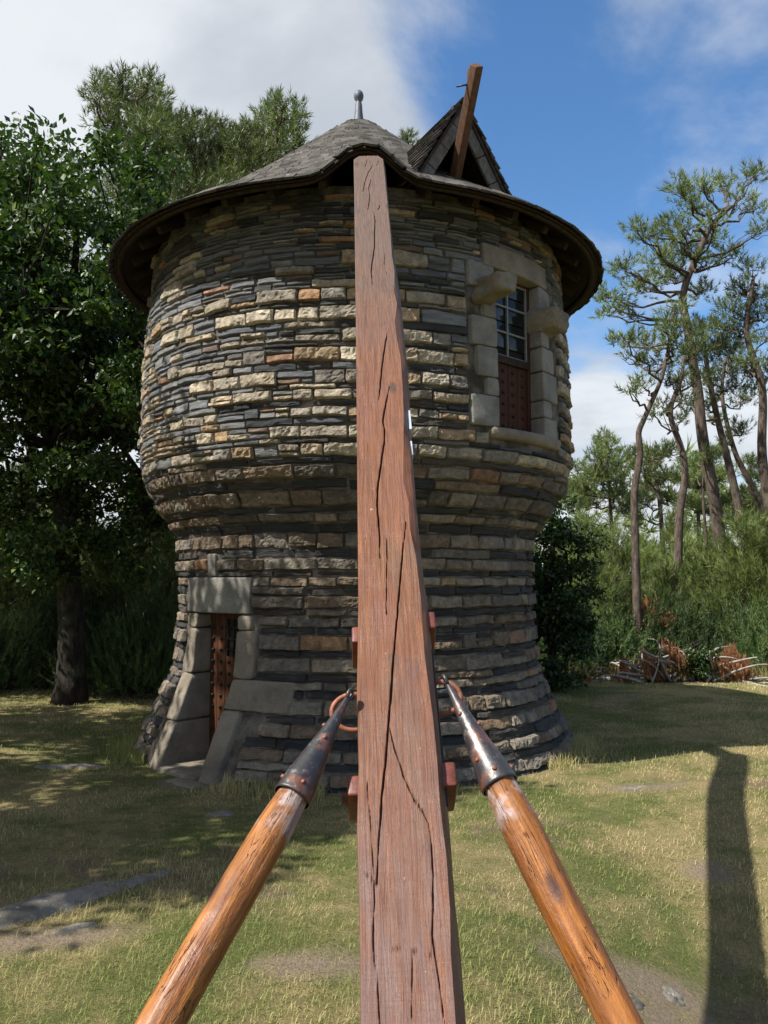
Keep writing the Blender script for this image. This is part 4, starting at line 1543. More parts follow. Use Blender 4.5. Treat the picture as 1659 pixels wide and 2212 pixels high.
def boulder(label, c, ax, dims, seed, group=None):
    """low outcrop: flattened noisy dome, mostly buried"""
    nu_, nv_ = 44, 16
    u = np.arange(nu_) * 2 * math.pi / nu_
    v = np.linspace(0.02, 1.0, nv_)
    Ug, Vg_ = np.meshgrid(u, v, indexing='ij')
    x = np.cos(Ug) * Vg_; y = np.sin(Ug) * Vg_
    hgt = np.sqrt(np.maximum(1 - Vg_ ** 2.4, 0))
    Q = np.stack([x, y, hgt], -1).reshape(-1, 3)
    n = fbm(Q + seed, 1.7, seed, 4)
    Q = Q * (1 + 0.22 * n)[:, None]
    a, b_ = np.array([math.cos(ax), math.sin(ax), 0]), np.array([-math.sin(ax), math.cos(ax), 0])
    V = np.array([c[0], c[1], 0]) + Q[:, :1] * dims[0] * a + Q[:, 1:2] * dims[1] * b_
    V[:, 2] = gz(V[:, 0], V[:, 1]) - 0.05 + Q[:, 2] * dims[2]
    i = np.arange(nu_ * nv_).reshape(nu_, nv_)
    i2 = np.roll(i, -1, axis=0)
    F = np.stack([i[:, :-1], i[:, 1:], i2[:, 1:], i2[:, :-1]], -1).reshape(-1, 4)
    ctr = V[i[:, 0]].mean(0)
    V = np.concatenate([V, [ctr + [0, 0, 0.002]]])
    T = np.stack([np.full(nu_, len(V) - 1), i[:, 0], i2[:, 0]], -1)
    return tag(obj('rock', V, [T, F], M_ROCK), label, 'rock', group)


ga, gb = on_ground(-110, 2045), on_ground(305, 1925)
gc = (ga + gb) / 2
boulder('long grey rock outcrop breaking through the lawn in the sunlit straw grass', gc, math.atan2(gb[1] - ga[1], gb[0] - ga[0]), (0.64, 0.18, 0.09), 3)
boulder('small low grey rock in dry straw grass beside the long outcrop', on_ground(165, 2040), 0.4, (0.15, 0.05, 0.066), 5)
boulder('flat grey rock flush with bare earth near the pole shadow', on_ground(1452, 2030), 1.2, (0.10, 0.07, 0.062), 7)
boulder('pale rough rock lying flat in the bare earth patch', on_ground(1360, 2078), 0.3, (0.13, 0.07, 0.060), 11)
boulder('flat dark stone at the edge of the lawn in front of the door', on_ground(470, 1762), 0.2, (0.2, 0.09, 0.066), 14)
boulder('broad low rock under dappled shade left of the doorstep', on_ground(150, 1660), 0.25, (0.40, 0.12, 0.075), 17)
boulder('narrow rock showing through dry grass right of the tower foot', on_ground(1375, 1703), 0.5, (0.33, 0.12, 0.06), 21)
ROCKS = [(gc[0], gc[1], 0.35)]

# ------------------------------------------------------------------ foliage helpers
M_OAK = m_leaf('oak_leaf', (0.020, 0.044, 0.012), (0.048, 0.088, 0.020), (0.10, 0.13, 0.03), 0.24, 0.5, big=0.25)
M_HOLLY = m_leaf('glossy_dark_leaf', (0.020, 0.042, 0.014), (0.045, 0.080, 0.022), None, 0.2, 0.3)
M_PINE = m_leaf('pine_needle', (0.065, 0.098, 0.036), (0.145, 0.175, 0.065), (0.20, 0.19, 0.07), 0.25, 0.5, big=0.25)
M_PINEB = m_leaf('young_pine_needle', (0.075, 0.115, 0.034), (0.185, 0.220, 0.068), (0.27, 0.21, 0.085), 0.28, 0.5, big=0.25)
M_GORSE = m_leaf('gorse_spine', (0.035, 0.068, 0.024), (0.090, 0.130, 0.045), (0.17, 0.13, 0.06), 0.2, 0.55, big=0.25)
M_DEADN = m_leaf('dead_brown_needle', (0.24, 0.10, 0.045), (0.42, 0.21, 0.10), None, 0.25, 0.7, tcol=(1, 0.8, 0.6))
M_STRAW = m_leaf('dry_tall_grass', (0.24, 0.20, 0.075), (0.36, 0.29, 0.12), (0.16, 0.19, 0.05), 0.3, 0.7, tcol=(1, 0.95, 0.6))


def bark(name, a, b_):
    s = NT(name)
    v = s.mapping(s.P(), scale=(1, 1, 0.28))
    c = s.mix(s.rng(s.noise(16, 6, 0.68, v), 0.32, 0.68), a, b_)
    c = s.mix(s.math('MULTIPLY', s.rng(s.noise(2.5, 5, 0.6), 0.55, 0.7), 0.4), c, (0.10, 0.11, 0.07))
    s.bump(s.noise(20, 6, 0.7, v), 1.0, 0.03)
    return s.set(col=c, rough=0.95, spec=0.1).m


M_BARKO = bark('oak_bark', (0.014, 0.012, 0.010), (0.045, 0.038, 0.030))
M_BARKP = bark('pine_bark', (0.045, 0.035, 0.029), (0.135, 0.105, 0.085))
M_TWIG = bark('grey_dead_twig', (0.20, 0.18, 0.155), (0.38, 0.35, 0.30))


def unit(n):
    v = rng.normal(size=(n, 3))
    return v / (np.linalg.norm(v, axis=1)[:, None] + 1e-9)


def leaf_quads(C, size, up=0.25, aspect=0.55):
    """rhombic leaves around centres C -> V, F, rnd per vertex"""
    n = len(C)
    d = unit(n); d[:, 2] += up * rng.normal(size=n) - 0.1
    d /= np.linalg.norm(d, axis=1)[:, None]
    nrm = unit(n); nrm[:, 2] = np.abs(nrm[:, 2]) + 0.5
    s_ = np.cross(d, nrm); s_ /= np.linalg.norm(s_, axis=1)[:, None] + 1e-9
    fold = np.cross(s_, d)
    sz = size * rng.uniform(0.65, 1.25, n)[:, None]
    V = np.stack([C, C + d * sz * 0.55 + s_ * sz * aspect / 2 + fold * sz * 0.07, C + d * sz, C + d * sz * 0.55 - s_ * sz * aspect / 2 + fold * sz * 0.07], 1)
    i = np.arange(n)[:, None] * 4
    return V.reshape(-1, 3), i + np.arange(4)[None], np.repeat(rng.random(n), 4)


def needle_tufts(P, D, n=18, length=0.16, width=0.012, spread=0.75, stem=0.16, rnd=None):
    """bottle-brush tufts at P pointing along D -> V, tris, rnd"""
    m = len(P)
    D = D / (np.linalg.norm(D, axis=1)[:, None] + 1e-9)
    Pn = np.repeat(P, n, 0); Dn = np.repeat(D, n, 0)
    f_ = rng.random(m * n)
    base = Pn + Dn * (f_ * stem)[:, None]
    r = unit(m * n)
    r = r - Dn * (r * Dn).sum(1)[:, None]
    r /= np.linalg.norm(r, axis=1)[:, None] + 1e-9
    ang = spread * rng.uniform(0.5, 1.25, m * n) * (1.15 - 0.7 * f_)
    dr = Dn * np.cos(ang)[:, None] + r * np.sin(ang)[:, None]
    L = length * rng.uniform(0.7, 1.2, m * n)[:, None]
    sd_ = np.cross(dr, unit(m * n)); sd_ /= np.linalg.norm(sd_, axis=1)[:, None] + 1e-9
    w_ = width / 2
    V = np.stack([base + sd_ * w_, base - sd_ * w_, base + dr * L], 1).reshape(-1, 3)
    F = np.arange(m * n * 3).reshape(-1, 3)
    tr = rng.random(m) if rnd is None else rnd
    rv_ = np.clip(np.repeat(tr, n) * 0.7 + rng.random(m * n) * 0.3, 0, 1)
    return V, F, np.repeat(rv_, 3)


def curve(p0, p1, sag=0.0, n=6, wob=0.0):
    t = np.linspace(0, 1, n)[:, None]
    p0, p1 = np.asarray(p0, float), np.asarray(p1, float)
    P = p0 + (p1 - p0) * t
    P[:, 2] += sag * np.sin(t[:, 0] * math.pi)
    if wob:
        P[1:-1] += rng.normal(size=(n - 2, 3)) * wob
    return P


# ------------------------------------------------------------------ broad-leaved trees
def oak(label, base, top, crown_c, crown_r, n_cl, n_leaf, leaf=0.11, tr=0.22, cl_r=0.42, name='oak_tree', lower=None, group=None):
    base = np.array([base[0], base[1], float(gz(base[0], base[1])) - 0.1])
    root = empty(name, base)
    tag(root, label, 'tree', group)
    crown_c, crown_r = np.asarray(crown_c, float), np.asarray(crown_r, float)
    fork = np.array([base[0] + (crown_c[0] - base[0]) * 0.6, base[1] + (crown_c[1] - base[1]) * 0.6, top])
    tk = MB()
    hgt = top - base[2]
    tp = np.array([base + (fork - base) * q + np.array([math.sin(q * 5) * 0.05, math.cos(q * 4) * 0.05, 0]) for q in np.linspace(0, 1, 10)])
    add_tube(tk, tp, np.interp(np.linspace(0, 1, 10), [0, 0.06, 0.2, 1], [tr * 1.45, tr * 1.15, tr, tr * 0.72]), 14)
    lead = curve(fork, crown_c + np.array([0, 0, crown_r[2] * 0.8]), 0, 8, 0.12)
    add_tube(tk, lead, np.linspace(tr * 0.72, 0.03, 8), 9)
    # clump centres fill the ellipsoid, denser towards the shell
    C = []
    while len(C) < n_cl:
        u = unit(1)[0]
        q = u * (rng.random() ** 0.42)
        p = crown_c + q * crown_r * (1 + 0.18 * vnoise((u * 2.2)[None] + base[0], 1.0, 7)[0])
        if lower is not None and p[2] < lower:
            continue
        C.append(p)
    C = np.array(C)
    limbs = []
    order = rng.permutation(n_cl)[:max(12, n_cl // 8)]
    for k in order:
        q = rng.random() ** 1.3
        st = fork + (lead[int(q * 5)] - fork) if rng.random() < 0.7 else tp[-1 - rng.integers(0, 4)]
        L = curve(st, C[k], 0.25, 8, 0.10)
        limbs.append(L)
        add_tube(tk, L, np.linspace(tr * 0.36, 0.016, 8), 7)
    allp = np.concatenate(limbs)
    for k in range(n_cl):
        d = np.linalg.norm(allp - C[k], axis=1)
        s0 = allp[d.argmin()]
        if d.min() > 0.05:
            add_tube(tk, curve(s0, C[k], 0.05, 5, 0.04), np.linspace(0.022, 0.006, 5), 5, False)
    tk.build('trunk', M_BARKO, root)
    per = (n_leaf * rng.uniform(0.4, 1.6, n_cl)).astype(int)
    ctr = np.repeat(C, per, 0)
    rad = np.repeat(rng.uniform(0.6, 1.35, n_cl) * cl_r, per)[:, None]
    pts = ctr + unit(len(ctr)) * rad * (rng.random(len(ctr)) ** 0.55)[:, None] * np.array([1.15, 1.15, 0.75])
    V, F, rr = leaf_quads(pts, leaf)
    obj('crown', V, F, M_OAK, root, False, attrs={'rnd': rr})
    return root


oak('large leafy oak with dark forked trunk standing behind the doorway side of the tower', (-4.62, 11.9), 3.6, (-4.95, 12.2, 5.25), (2.85, 2.4, 3.45), 350, 180, 0.12, 0.20, 0.40, lower=1.55)
oak('broad oak at the lawn edge beside the large forked oak', (-8.4, 12.6), 3.0, (-8.2, 12.6, 5.2), (2.6, 2.2, 3.4), 110, 220, 0.13, 0.24, 0.5)
# two more of the row stand west of the lawn and throw the dappled shade
oak('bushy oak west of the lawn shading the grass before the door', (-6.6, 3.9), 3.2, (-6.55, 3.95, 5.9), (1.75, 1.9, 2.2), 95, 200, 0.14, 0.2, 0.45)
oak('tall oak west of the tower shading its doorway side', (-8.6, 7.2), 3.0, (-8.3, 7.3, 5.9), (2.3, 2.2, 2.5), 72, 180, 0.14, 0.22, 0.45)

oak('slim oak west of the lawn shading the tower foot', (-5.6, 5.0), 3.6, (-5.1, 5.3, 6.5), (1.45, 1.5, 1.75), 52, 150, 0.14, 0.16, 0.42)

# dark holly at the right foot of the tower
oak('dense dark glossy holly bush tucked behind the window side of the tower', at_fwd(1188, 1400, 13.4)[:2], 1.6, (*at_fwd(1185, 1250, 13.6)[:2], 1.55), (0.72, 0.8, 1.8), 75, 190, 0.10, 0.07, 0.30, name='holly_bush')

# ------------------------------------------------------------------ pines
def pine(label, trunk_px, fwd, clusters, rad_base, crown_mat=None, group='pines behind the lawn', tuft_n=22, dens=1.0, lean=0.0, length=0.145, tw=0.016, base_fwd=None):
    """trunk_px: picture positions from low to high at distance fwd; clusters: (x, y, radius px)"""
    T = np.array([at_fwd(x, y, fwd + lean * k) for k, (x, y) in enumerate(trunk_px)])
    b0 = T[0].copy()
    d01 = (T[1] - T[0]) if len(T) > 1 else np.array([0, 0, 1])
    g_ = float(gz(b0[0], b0[1])) - 0.1
    if T[0][2] > g_ + 0.3:
        k = (T[0][2] - g_) / max(d01[2], 0.1)
        foot_ = T[0] - d01 * min(k, 3) * 0.5
        foot_[2] = g_
        T = np.concatenate([[foot_], T])
    else:
        T[0][2] = g_
    root = empty('pine_tree', T[0])
    tag(root, label, 'tree', group)
    # smooth the trunk
    tq = np.linspace(0, len(T) - 1, len(T) * 4)
    Ts = np.stack([np.interp(tq, np.arange(len(T)), T[:, k]) for k in range(3)], -1)
    for _ in range(4):
        Ts[1:-1] = (Ts[:-2] + Ts[1:-1] * 2 + Ts[2:]) / 4
    tk = MB()
    add_tube(tk, Ts, np.linspace(rad_base, rad_base * 0.32, len(Ts)), 10)
    P, Dd = [], []
    ppm = FPX / fwd
    for (x, y, r) in clusters:
        R = r / ppm * 1.12
        c = at_fwd(x, y, fwd + rng.normal() * 0.9)
        # branch from the trunk, starting lower than the cluster
        dz = Ts[:, 2] - (c[2] - 0.25 * abs(np.linalg.norm(Ts[:, :2] - c[:2], axis=1)))
        k = np.abs(dz).argmin()
        br = curve(Ts[k], c, -0.12, 7, 0.05)
        add_tube(tk, br, np.linspace(max(rad_base * 0.26, 0.03), 0.012, 7), 6)
        n = int(max(14, dens * 105 * (R / 0.6) ** 2))
        q = unit(n) * (rng.random(n) ** 0.45)[:, None] * R * np.array([1.0, 1.0, 0.62])
        p = c + q
        dd = unit(n) * 0.55 + q / R * 0.7 + np.array([0, 0, 0.75])
        P.append(p); Dd.append(dd)
        for j in rng.permutation(n)[:max(3, n // 4)]:
            add_tube(tk, curve(br[rng.integers(3, 7)], p[j], 0.04, 4, 0.03), np.linspace(0.012, 0.006, 4), 4, False)
    tk.build('trunk', M_BARKP, root)
    V, F, rr = needle_tufts(np.concatenate(P), np.concatenate(Dd), tuft_n, length, tw, 1.0, 0.2)
    obj('crown', V, F, crown_mat or M_PINE, root, False, attrs={'rnd': rr})
    return root


def c8(L, k=0.5311):
    return [(1175 + q[0] * k, 345.6 + q[1] * k) + ((q[2] * k,) if len(q) > 2 else ()) for q in L]


pine('tallest pine with long leaning trunk and open crown reaching above the others',
     c8([(715, 1530), (690, 1350), (650, 1170), (635, 1050), (630, 950), (600, 800), (585, 680), (560, 580), (575, 500), (610, 420), (650, 330), (680, 260), (760, 190)]), 19.5,
     c8([(560, 120, 60), (640, 120, 60), (590, 170, 45), (735, 105, 52), (840, 65, 55), (800, 160, 45), (855, 210, 40), (890, 280, 45), (380, 290, 50), (430, 310, 60), (520, 270, 55), (470, 400, 65), (560, 380, 75),
         (680, 330, 65), (760, 400, 55), (660, 420, 50), (330, 450, 55), (400, 520, 70), (245, 555, 50), (290, 600, 55), (240, 630, 30), (620, 200, 45), (500, 470, 75), (640, 540, 55), (700, 250, 40), (560, 300, 50), (345, 640, 30)]), 0.165)
pine('slender pine with a kinked bare trunk, closest to the tower among the pines',
     c8([(375, 1700), (370, 1500), (365, 1330), (397, 1200), (380, 1110), (400, 1070), (440, 980), (480, 890), (500, 800), (520, 700)]), 16.5,
     c8([(300, 750, 38), (345, 745, 50), (420, 750, 60), (370, 830, 48), (480, 690, 55), (460, 830, 55), (400, 920, 36), (530, 620, 60), (520, 760, 55), (350, 950, 28), (560, 700, 50)]), 0.095, tuft_n=20)
pine('thin curved pine with grey twisted trunk between the kinked and the tallest pine',
     c8([(545, 1600), (550, 1420), (580, 1290), (562, 1170), (510, 1050), (520, 980), (560, 900), (570, 800)]), 18,
     c8([(510, 900, 55), (560, 970, 50), (620, 900, 60), (590, 800, 65), (480, 1010, 35), (560, 1060, 40), (450, 1040, 28), (620, 760, 60)]), 0.11, tuft_n=20)
pine('straight reddish pine leaning away behind the tallest pine',
     c8([(815, 1540), (780, 1350), (735, 1170), (700, 1030), (665, 860), (650, 740), (640, 650)]), 21,
     c8([(700, 900, 65), (660, 800, 60), (720, 760, 70), (640, 690, 60), (760, 930, 50), (690, 1060, 45), (640, 1000, 40), (600, 1010, 35)]), 0.13, tuft_n=20)
pine('slanting pine crossing behind the straight reddish pine',
     c8([(905, 1450), (830, 1290), (780, 1210), (735, 1040), (720, 930), (740, 800)]), 22.5,
     c8([(760, 850, 60), (800, 1090, 45), (760, 1140, 40), (820, 980, 50), (700, 980, 45), (780, 760, 60)]), 0.11, tuft_n=20)
pine('thick dark pine standing at the outer edge of the pine stand',
     c8([(925, 1450), (880, 1200), (895, 980), (880, 870), (815, 710), (830, 600), (850, 500)]), 19,
     c8([(850, 450, 50), (800, 520, 50), (850, 560, 65), (760, 610, 60), (870, 640, 60), (720, 680, 60), (900, 730, 50), (840, 820, 55), (930, 860, 55), (790, 700, 60), (960, 600, 60), (860, 930, 50), (820, 860, 45)]), 0.135, tuft_n=20)
pine('thin bare young pine in front of the tallest pine trunk',
     c8([(665, 1600), (650, 1430), (645, 1300), (660, 1220)]), 19.8,
     c8([(640, 1240, 35), (680, 1210, 40), (610, 1290, 32)]), 0.055, tuft_n=20)
pine('small conical pine seen against the clouds beside the tower',
     c8([(275, 1480), (265, 1330), (255, 1220), (250, 1120)]), 25,
     c8([(250, 1125, 26), (235, 1160, 35), (270, 1165, 38), (225, 1210, 40), (275, 1215, 45), (240, 1255, 48), (300, 1250, 38), (210, 1290, 50), (280, 1300, 50), (160, 1330, 55), (130, 1250, 35), (120, 1340, 50), (180, 1390, 60), (300, 1360, 55), (90, 1400, 50)]), 0.07, tuft_n=20, dens=1.3, length=0.16, tw=0.018)
pine('hazy far pine with a flat crown beyond the kinked pine',
     c8([(480, 1500), (470, 1380), (450, 1260), (440, 1200)]), 27,
     c8([(440, 1215, 50), (500, 1190, 45), (390, 1260, 40), (360, 1195, 30), (420, 1330, 55), (480, 1290, 50), (400, 1390, 50), (510, 1380, 40), (340, 1420, 45)]), 0.10, tuft_n=20, dens=1.3, length=0.17, tw=0.020)
pine('hazy far pine with ragged crown seen between the bare trunks',
     c8([(630, 1500), (625, 1380), (610, 1260)]), 28,
     c8([(600, 1240, 55), (650, 1260, 50), (690, 1200, 45), (640, 1330, 50), (700, 1300, 45), (560, 1300, 45), (600, 1400, 55), (680, 1420, 50), (740, 1280, 40), (730, 1400, 45)]), 0.10, tuft_n=20, dens=1.3, length=0.17, tw=0.020)
pine('hazy far pine at the outer edge beyond the slanting pine',
     c8([(850, 1500), (840, 1400), (830, 1350)]), 27,
     c8([(810, 1370, 50), (860, 1380, 45), (800, 1430, 50), (870, 1300, 40), (890, 1420, 45), (760, 1450, 40), (840, 1240, 40)]), 0.10, tuft_n=20, dens=1.3, length=0.17, tw=0.020)

# pines beyond the oak and the cap (picture positions in 1659 units)
LP = dict(group='pines behind the oak', tuft_n=20, dens=1.15, tw=0.017, length=0.16)
pine('tall pine whose ragged top rises highest above the oak',
     [(330, 1300), (315, 900), (300, 600), (290, 420), (262, 300), (245, 190)], 17.5,
     [(225, 190, 32), (265, 185, 36), (305, 195, 36), (320, 180, 22), (245, 225, 36), (300, 235, 44), (340, 230, 30), (260, 275, 40), (315, 290, 50), (280, 330, 52), (345, 300, 40), (350, 350, 55), (250, 340, 40), (310, 390, 55), (290, 440, 60), (350, 430, 60), (240, 420, 50), (330, 490, 60), (270, 500, 60), (345, 205, 24), (360, 262, 34), (385, 290, 36), (335, 255, 36), (205, 215, 22), (215, 260, 28)], 0.16, **LP)
pine('pine with upright tufts between the tall pine and the cap',
     [(480, 1300), (470, 900), (455, 600), (440, 430), (425, 320)], 18,
     [(418, 262, 20), (400, 300, 36), (440, 300, 38), (475, 290, 32), (385, 340, 44), (430, 350, 50), (480, 335, 44), (405, 400, 52), (455, 400, 50), (500, 380, 44), (370, 410, 50), (500, 300, 24), (420, 440, 55), (470, 430, 50), (390, 470, 55), (520, 350, 40), (395, 265, 22), (455, 275, 26), (530, 310, 36), (495, 340, 40)], 0.14, **LP)
pine('bright pine whose top stands just beside the cap slope',
     [(620, 1200), (605, 800), (598, 500), (596, 400), (600, 260)], 17,
     [(592, 222, 20), (570, 250, 28), (610, 240, 30), (640, 245, 22), (555, 280, 34), (600, 285, 40), (635, 280, 32), (540, 310, 42), (590, 325, 46), (640, 320, 38), (515, 330, 40), (560, 360, 50), (520, 385, 46), (650, 345, 28), (610, 370, 44), (480, 410, 40)], 0.14, **{**LP, 'group': 'pines behind the oak'})
pine('pine top just showing over the cap beside the dormer',
     [(885, 1200), (882, 800), (880, 500), (880, 320)], 21,
     [(880, 298, 12), (872, 320, 18), (890, 318, 18), (880, 350, 26)], 0.12, **LP)
pine('pine hidden low behind the oak crown',
     [(60, 1300), (70, 900), (60, 600), (40, 480)], 19,
     [(40, 460, 50), (90, 500, 55), (10, 540, 55), (70, 600, 60), (130, 560, 50), (20, 660, 60), (110, 680, 60), (170, 640, 50), (60, 760, 60)], 0.16, **LP)


# ------------------------------------------------------------------ shrubs of the wood edge
def sapling(h, r, seed, mat=None):
    """young pine: whorls of up-swept branches covered in long needles"""
    root = empty('pine_sapling', (0, 0, 0))
    tk = MB()
    add_tube(tk, curve((0, 0, -0.1), (0.05, 0.03, h), 0, 6, 0.02), np.linspace(0.045, 0.012, 6), 6)
    P, D = [], []
    lev = np.arange(0.25, h, 0.27)
    for z_ in lev:
        rr = r * (1 - (z_ / h) ** 1.5) * rng.uniform(0.75, 1.15) + 0.10
        nb = rng.integers(5, 8)
        a0 = rng.random() * 6.28
        for k in range(nb):
            a = a0 + k * 6.28 / nb + rng.normal() * 0.2
            end = np.array([math.cos(a) * rr, math.sin(a) * rr, z_ + rr * 0.55 + rng.normal() * 0.05])
            br = curve((0, 0, z_), end, -0.06, 5, 0.02)
            add_tube(tk, br, np.linspace(0.014, 0.006, 5), 4, False)
            m = int(5 + rr * 9)
            t = rng.uniform(0.25, 1.0, m)
            p = np.array([0, 0, z_]) + (end - np.array([0, 0, z_])) * t[:, None] + rng.normal(size=(m, 3)) * 0.09
            P.append(p)
            D.append((end - np.array([0, 0, z_])) / rr * 0.6 + np.array([0, 0, 0.7]) + unit(m) * 0.5)
    P.append(np.array([[0.05, 0.03, h - 0.1], [0.05, 0.03, h]])); D.append(np.array([[0, 0, 1.0], [0, 0, 1.0]]))
    tk.build('stem', M_BARKP, root)
    V, F, rr = needle_tufts(np.concatenate(P), np.concatenate(D), 26, 0.17, 0.0105, 0.8, 0.2)
    obj('needles', V, F, mat or M_PINEB, root, False, attrs={'rnd': rr}, origin=(0, 0, 0))
    return root


def gorse(r, h, seed, mat=None):
    """rounded spiny bush made of many short upright sprays"""
    root = empty('gorse_bush', (0, 0, 0))
    tk = MB()
    n = 620
    u = unit(n); u[:, 2] = np.abs(u[:, 2])
    q = u * (rng.random(n) ** 0.35)[:, None] * (1 + 0.25 * fbm(u + seed, 2.3, seed, 2))[:, None]
    P = q * np.array([r, r, h]) + np.array([0, 0, 0.05])
    D = u * 0.7 + np.array([0, 0, 0.8]) + unit(n) * 0.4
    for j in rng.permutation(n)[:40]:
        add_tube(tk, curve((rng.normal() * 0.1, rng.normal() * 0.1, -0.05), P[j], 0.1, 5, 0.03), np.linspace(0.016, 0.005, 5), 4, False)
    tk.build('stems', M_BARKP, root)
    V, F, rr = needle_tufts(P, D, 30, 0.075, 0.011, 0.9, 0.26)
    obj('sprays', V, F, mat or M_GORSE, root, False, attrs={'rnd': rr}, origin=(0, 0, 0))
    return root


SAP = [sapling(2.6, 0.95, 1), sapling(3.4, 1.05, 2), sapling(2.0, 0.8, 3)]
GOR = [gorse(0.75, 0.95, 2), gorse(0.9, 0.8, 5)]
USED = set()


def place(protos, k, x, y, scale, label, cat, group):
    p = protos[k]
    if (id(protos), k) in USED:
        o = copy_tree(p)
    else:
        USED.add((id(protos), k)); o = p
    o.location = (float(x), float(y), float(gz(x, y)) - 0.03)
    o.rotation_euler = (0, 0, random.uniform(0, 6.28))
    o.scale = (scale * random.uniform(0.8, 1.1), scale * random.uniform(0.8, 1.1), scale * random.uniform(0.92, 1.18))
    tag(o, label, cat, group)
    return o


GS = 'young pines along the wood edge'
SAPL = ['bushy young pine beside the dark holly bush', 'young pine between the holly bush and the kinked pine', 'tall young pine hard by the kinked pine trunk',
        'short young pine between the kinked pine and the thin curved pine', 'young pine in front of the thin curved pine trunk', 'low young pine at the foot of the thin bare young pine',
        'tall young pine before the tallest pine trunk', 'broad young pine below the straight reddish pine', 'young pine standing before the thick dark pine trunk', 'broad young pine at the outer end of the wood edge',
        'tall young pine below the small conical pine', 'tall young pine behind the kinked pine trunk', 'tall young pine behind the thin curved pine', 'tall young pine behind the tallest pine trunk',
        'tall young pine behind the slanting pine trunk', 'tall young pine on the far side of the thick dark pine', 'young pine half hidden behind the holly bush']
for i, (px, fw, k, sc_) in enumerate([(1265, 17.0, 1, 0.95), (1330, 18.5, 0, 1.25), (1400, 18.2, 1, 0.9), (1440, 17.2, 2, 1.1), (1480, 18.6, 0, 1.2), (1525, 17.4, 0, 0.95), (1570, 18.2, 1, 0.95), (1610, 17.0, 0, 1.2),
                                      (1655, 17.6, 1, 0.95), (1690, 16.8, 0, 1.2), (1300, 20.0, 1, 1.0), (1380, 20.5, 1, 1.0), (1460, 21.0, 1, 1.05), (1540, 20.5, 1, 1.0), (1640, 20.5, 1, 1.1), (1740, 18.5, 1, 1.1), (1220, 18.5, 1, 1.0)]):
    x = (px - 829.5) / FPX * fw
    place(SAP, k, x, fw, sc_ * 0.87, SAPL[i], 'tree', GS)
SAPL2 = ['shaded young pine a little way from the oak trunk, away from the tower', 'shaded young pine close beside the oak trunk, away from the tower', 'shaded young pine close beside the oak trunk, towards the tower',
         'shaded broad young pine midway between oak trunk and tower', 'tall shaded young pine near the tower wall beyond the oak', 'shaded young pine touching the outline of the tower beyond the oak',
         'shaded young pine under the second oak at the lawn edge', 'tall young pine right behind the oak trunk', 'tall shaded young pine far back between oak and tower', 'tall young pine far back beyond the oak on its open side', 'young pine hidden far behind the tower door']
for i, (px, fw, k, sc_) in enumerate([(20, 15.5, 0, 1.0), (95, 16.5, 1, 0.95), (215, 16.0, 1, 0.85), (270, 15.2, 0, 1.1), (330, 16.4, 1, 1.0), (370, 15.0, 0, 1.0), (-50, 16.2, 1, 1.0), (150, 18.0, 1, 1.1), (300, 18.2, 1, 1.1), (40, 18.5, 1, 1.15), (420, 17.5, 1, 1.0)]):
    x = (px - 829.5) / FPX * fw
    place(SAP, k, x, fw, sc_, SAPL2[i], 'tree', 'young pines beyond the oak')
GG = 'gorse bushes along the wood edge'
GORL = ['rounded gorse bush standing forward on the lawn between tower and brush pile', 'gorse bush behind the tower end of the brush pile', 'gorse bush below the kinked pine trunk, behind the brush pile',
        'gorse bush behind the middle of the brush pile', 'gorse bush behind the low leafy bush', 'gorse bush behind the outer end of the brush pile', 'bright gorse bush beyond the small dead shrub',
        'broad gorse bush at the outer end of the lawn edge', 'gorse bush behind the forward gorse bush by the tower', 'gorse bush half hidden by the tower foot and holly']
for gi_, (px, fw, k, sc_) in enumerate([(1228, 15.6, 0, 1.0), (1330, 16.9, 0, 1.2), (1400, 16.9, 1, 1.2), (1455, 16.8, 0, 1.3), (1515, 16.9, 1, 1.25), (1570, 16.9, 0, 1.2), (1632, 16.3, 0, 1.25), (1690, 15.9, 1, 1.3), (1255, 16.8, 1, 1.3), (1180, 16.0, 0, 1.2)]):
    x = (px - 829.5) / FPX * fw
    place(GOR, k, x, fw, sc_, GORL[gi_], 'bush', GG)
GORL2 = ['dark gorse bush in the shade on the open side of the oak', 'dark gorse bush close to the oak trunk on its open side', 'dark gorse bush close to the oak trunk on its tower side',
         'dark gorse bush midway between oak trunk and tower foot', 'dark gorse bush beside the tower foot by the door', 'dark gorse bush under the second oak', 'dark gorse bush right behind the oak trunk']
for gi_, (px, fw, k, sc_) in enumerate([(15, 13.4, 0, 1.2), (90, 14.0, 1, 1.25), (225, 13.8, 0, 1.3), (290, 13.2, 1, 1.2), (350, 13.6, 0, 1.35), (-70, 13.8, 1, 1.3), (155, 14.6, 0, 1.3)]):
    x = (px - 829.5) / FPX * fw
    place(GOR, k, x, fw, sc_, GORL2[gi_], 'bush', 'gorse bushes behind the oak')
# low leafy bush in front of the brush pile
oak('low bright green leafy bush growing through the brush pile', at_fwd(1500, 1470, 14.6)[:2], 0.25, (*at_fwd(1500, 1445, 14.6)[:2], 0.34), (0.42, 0.35, 0.34), 30, 90, 0.075, 0.02, 0.15, name='leafy_bush')

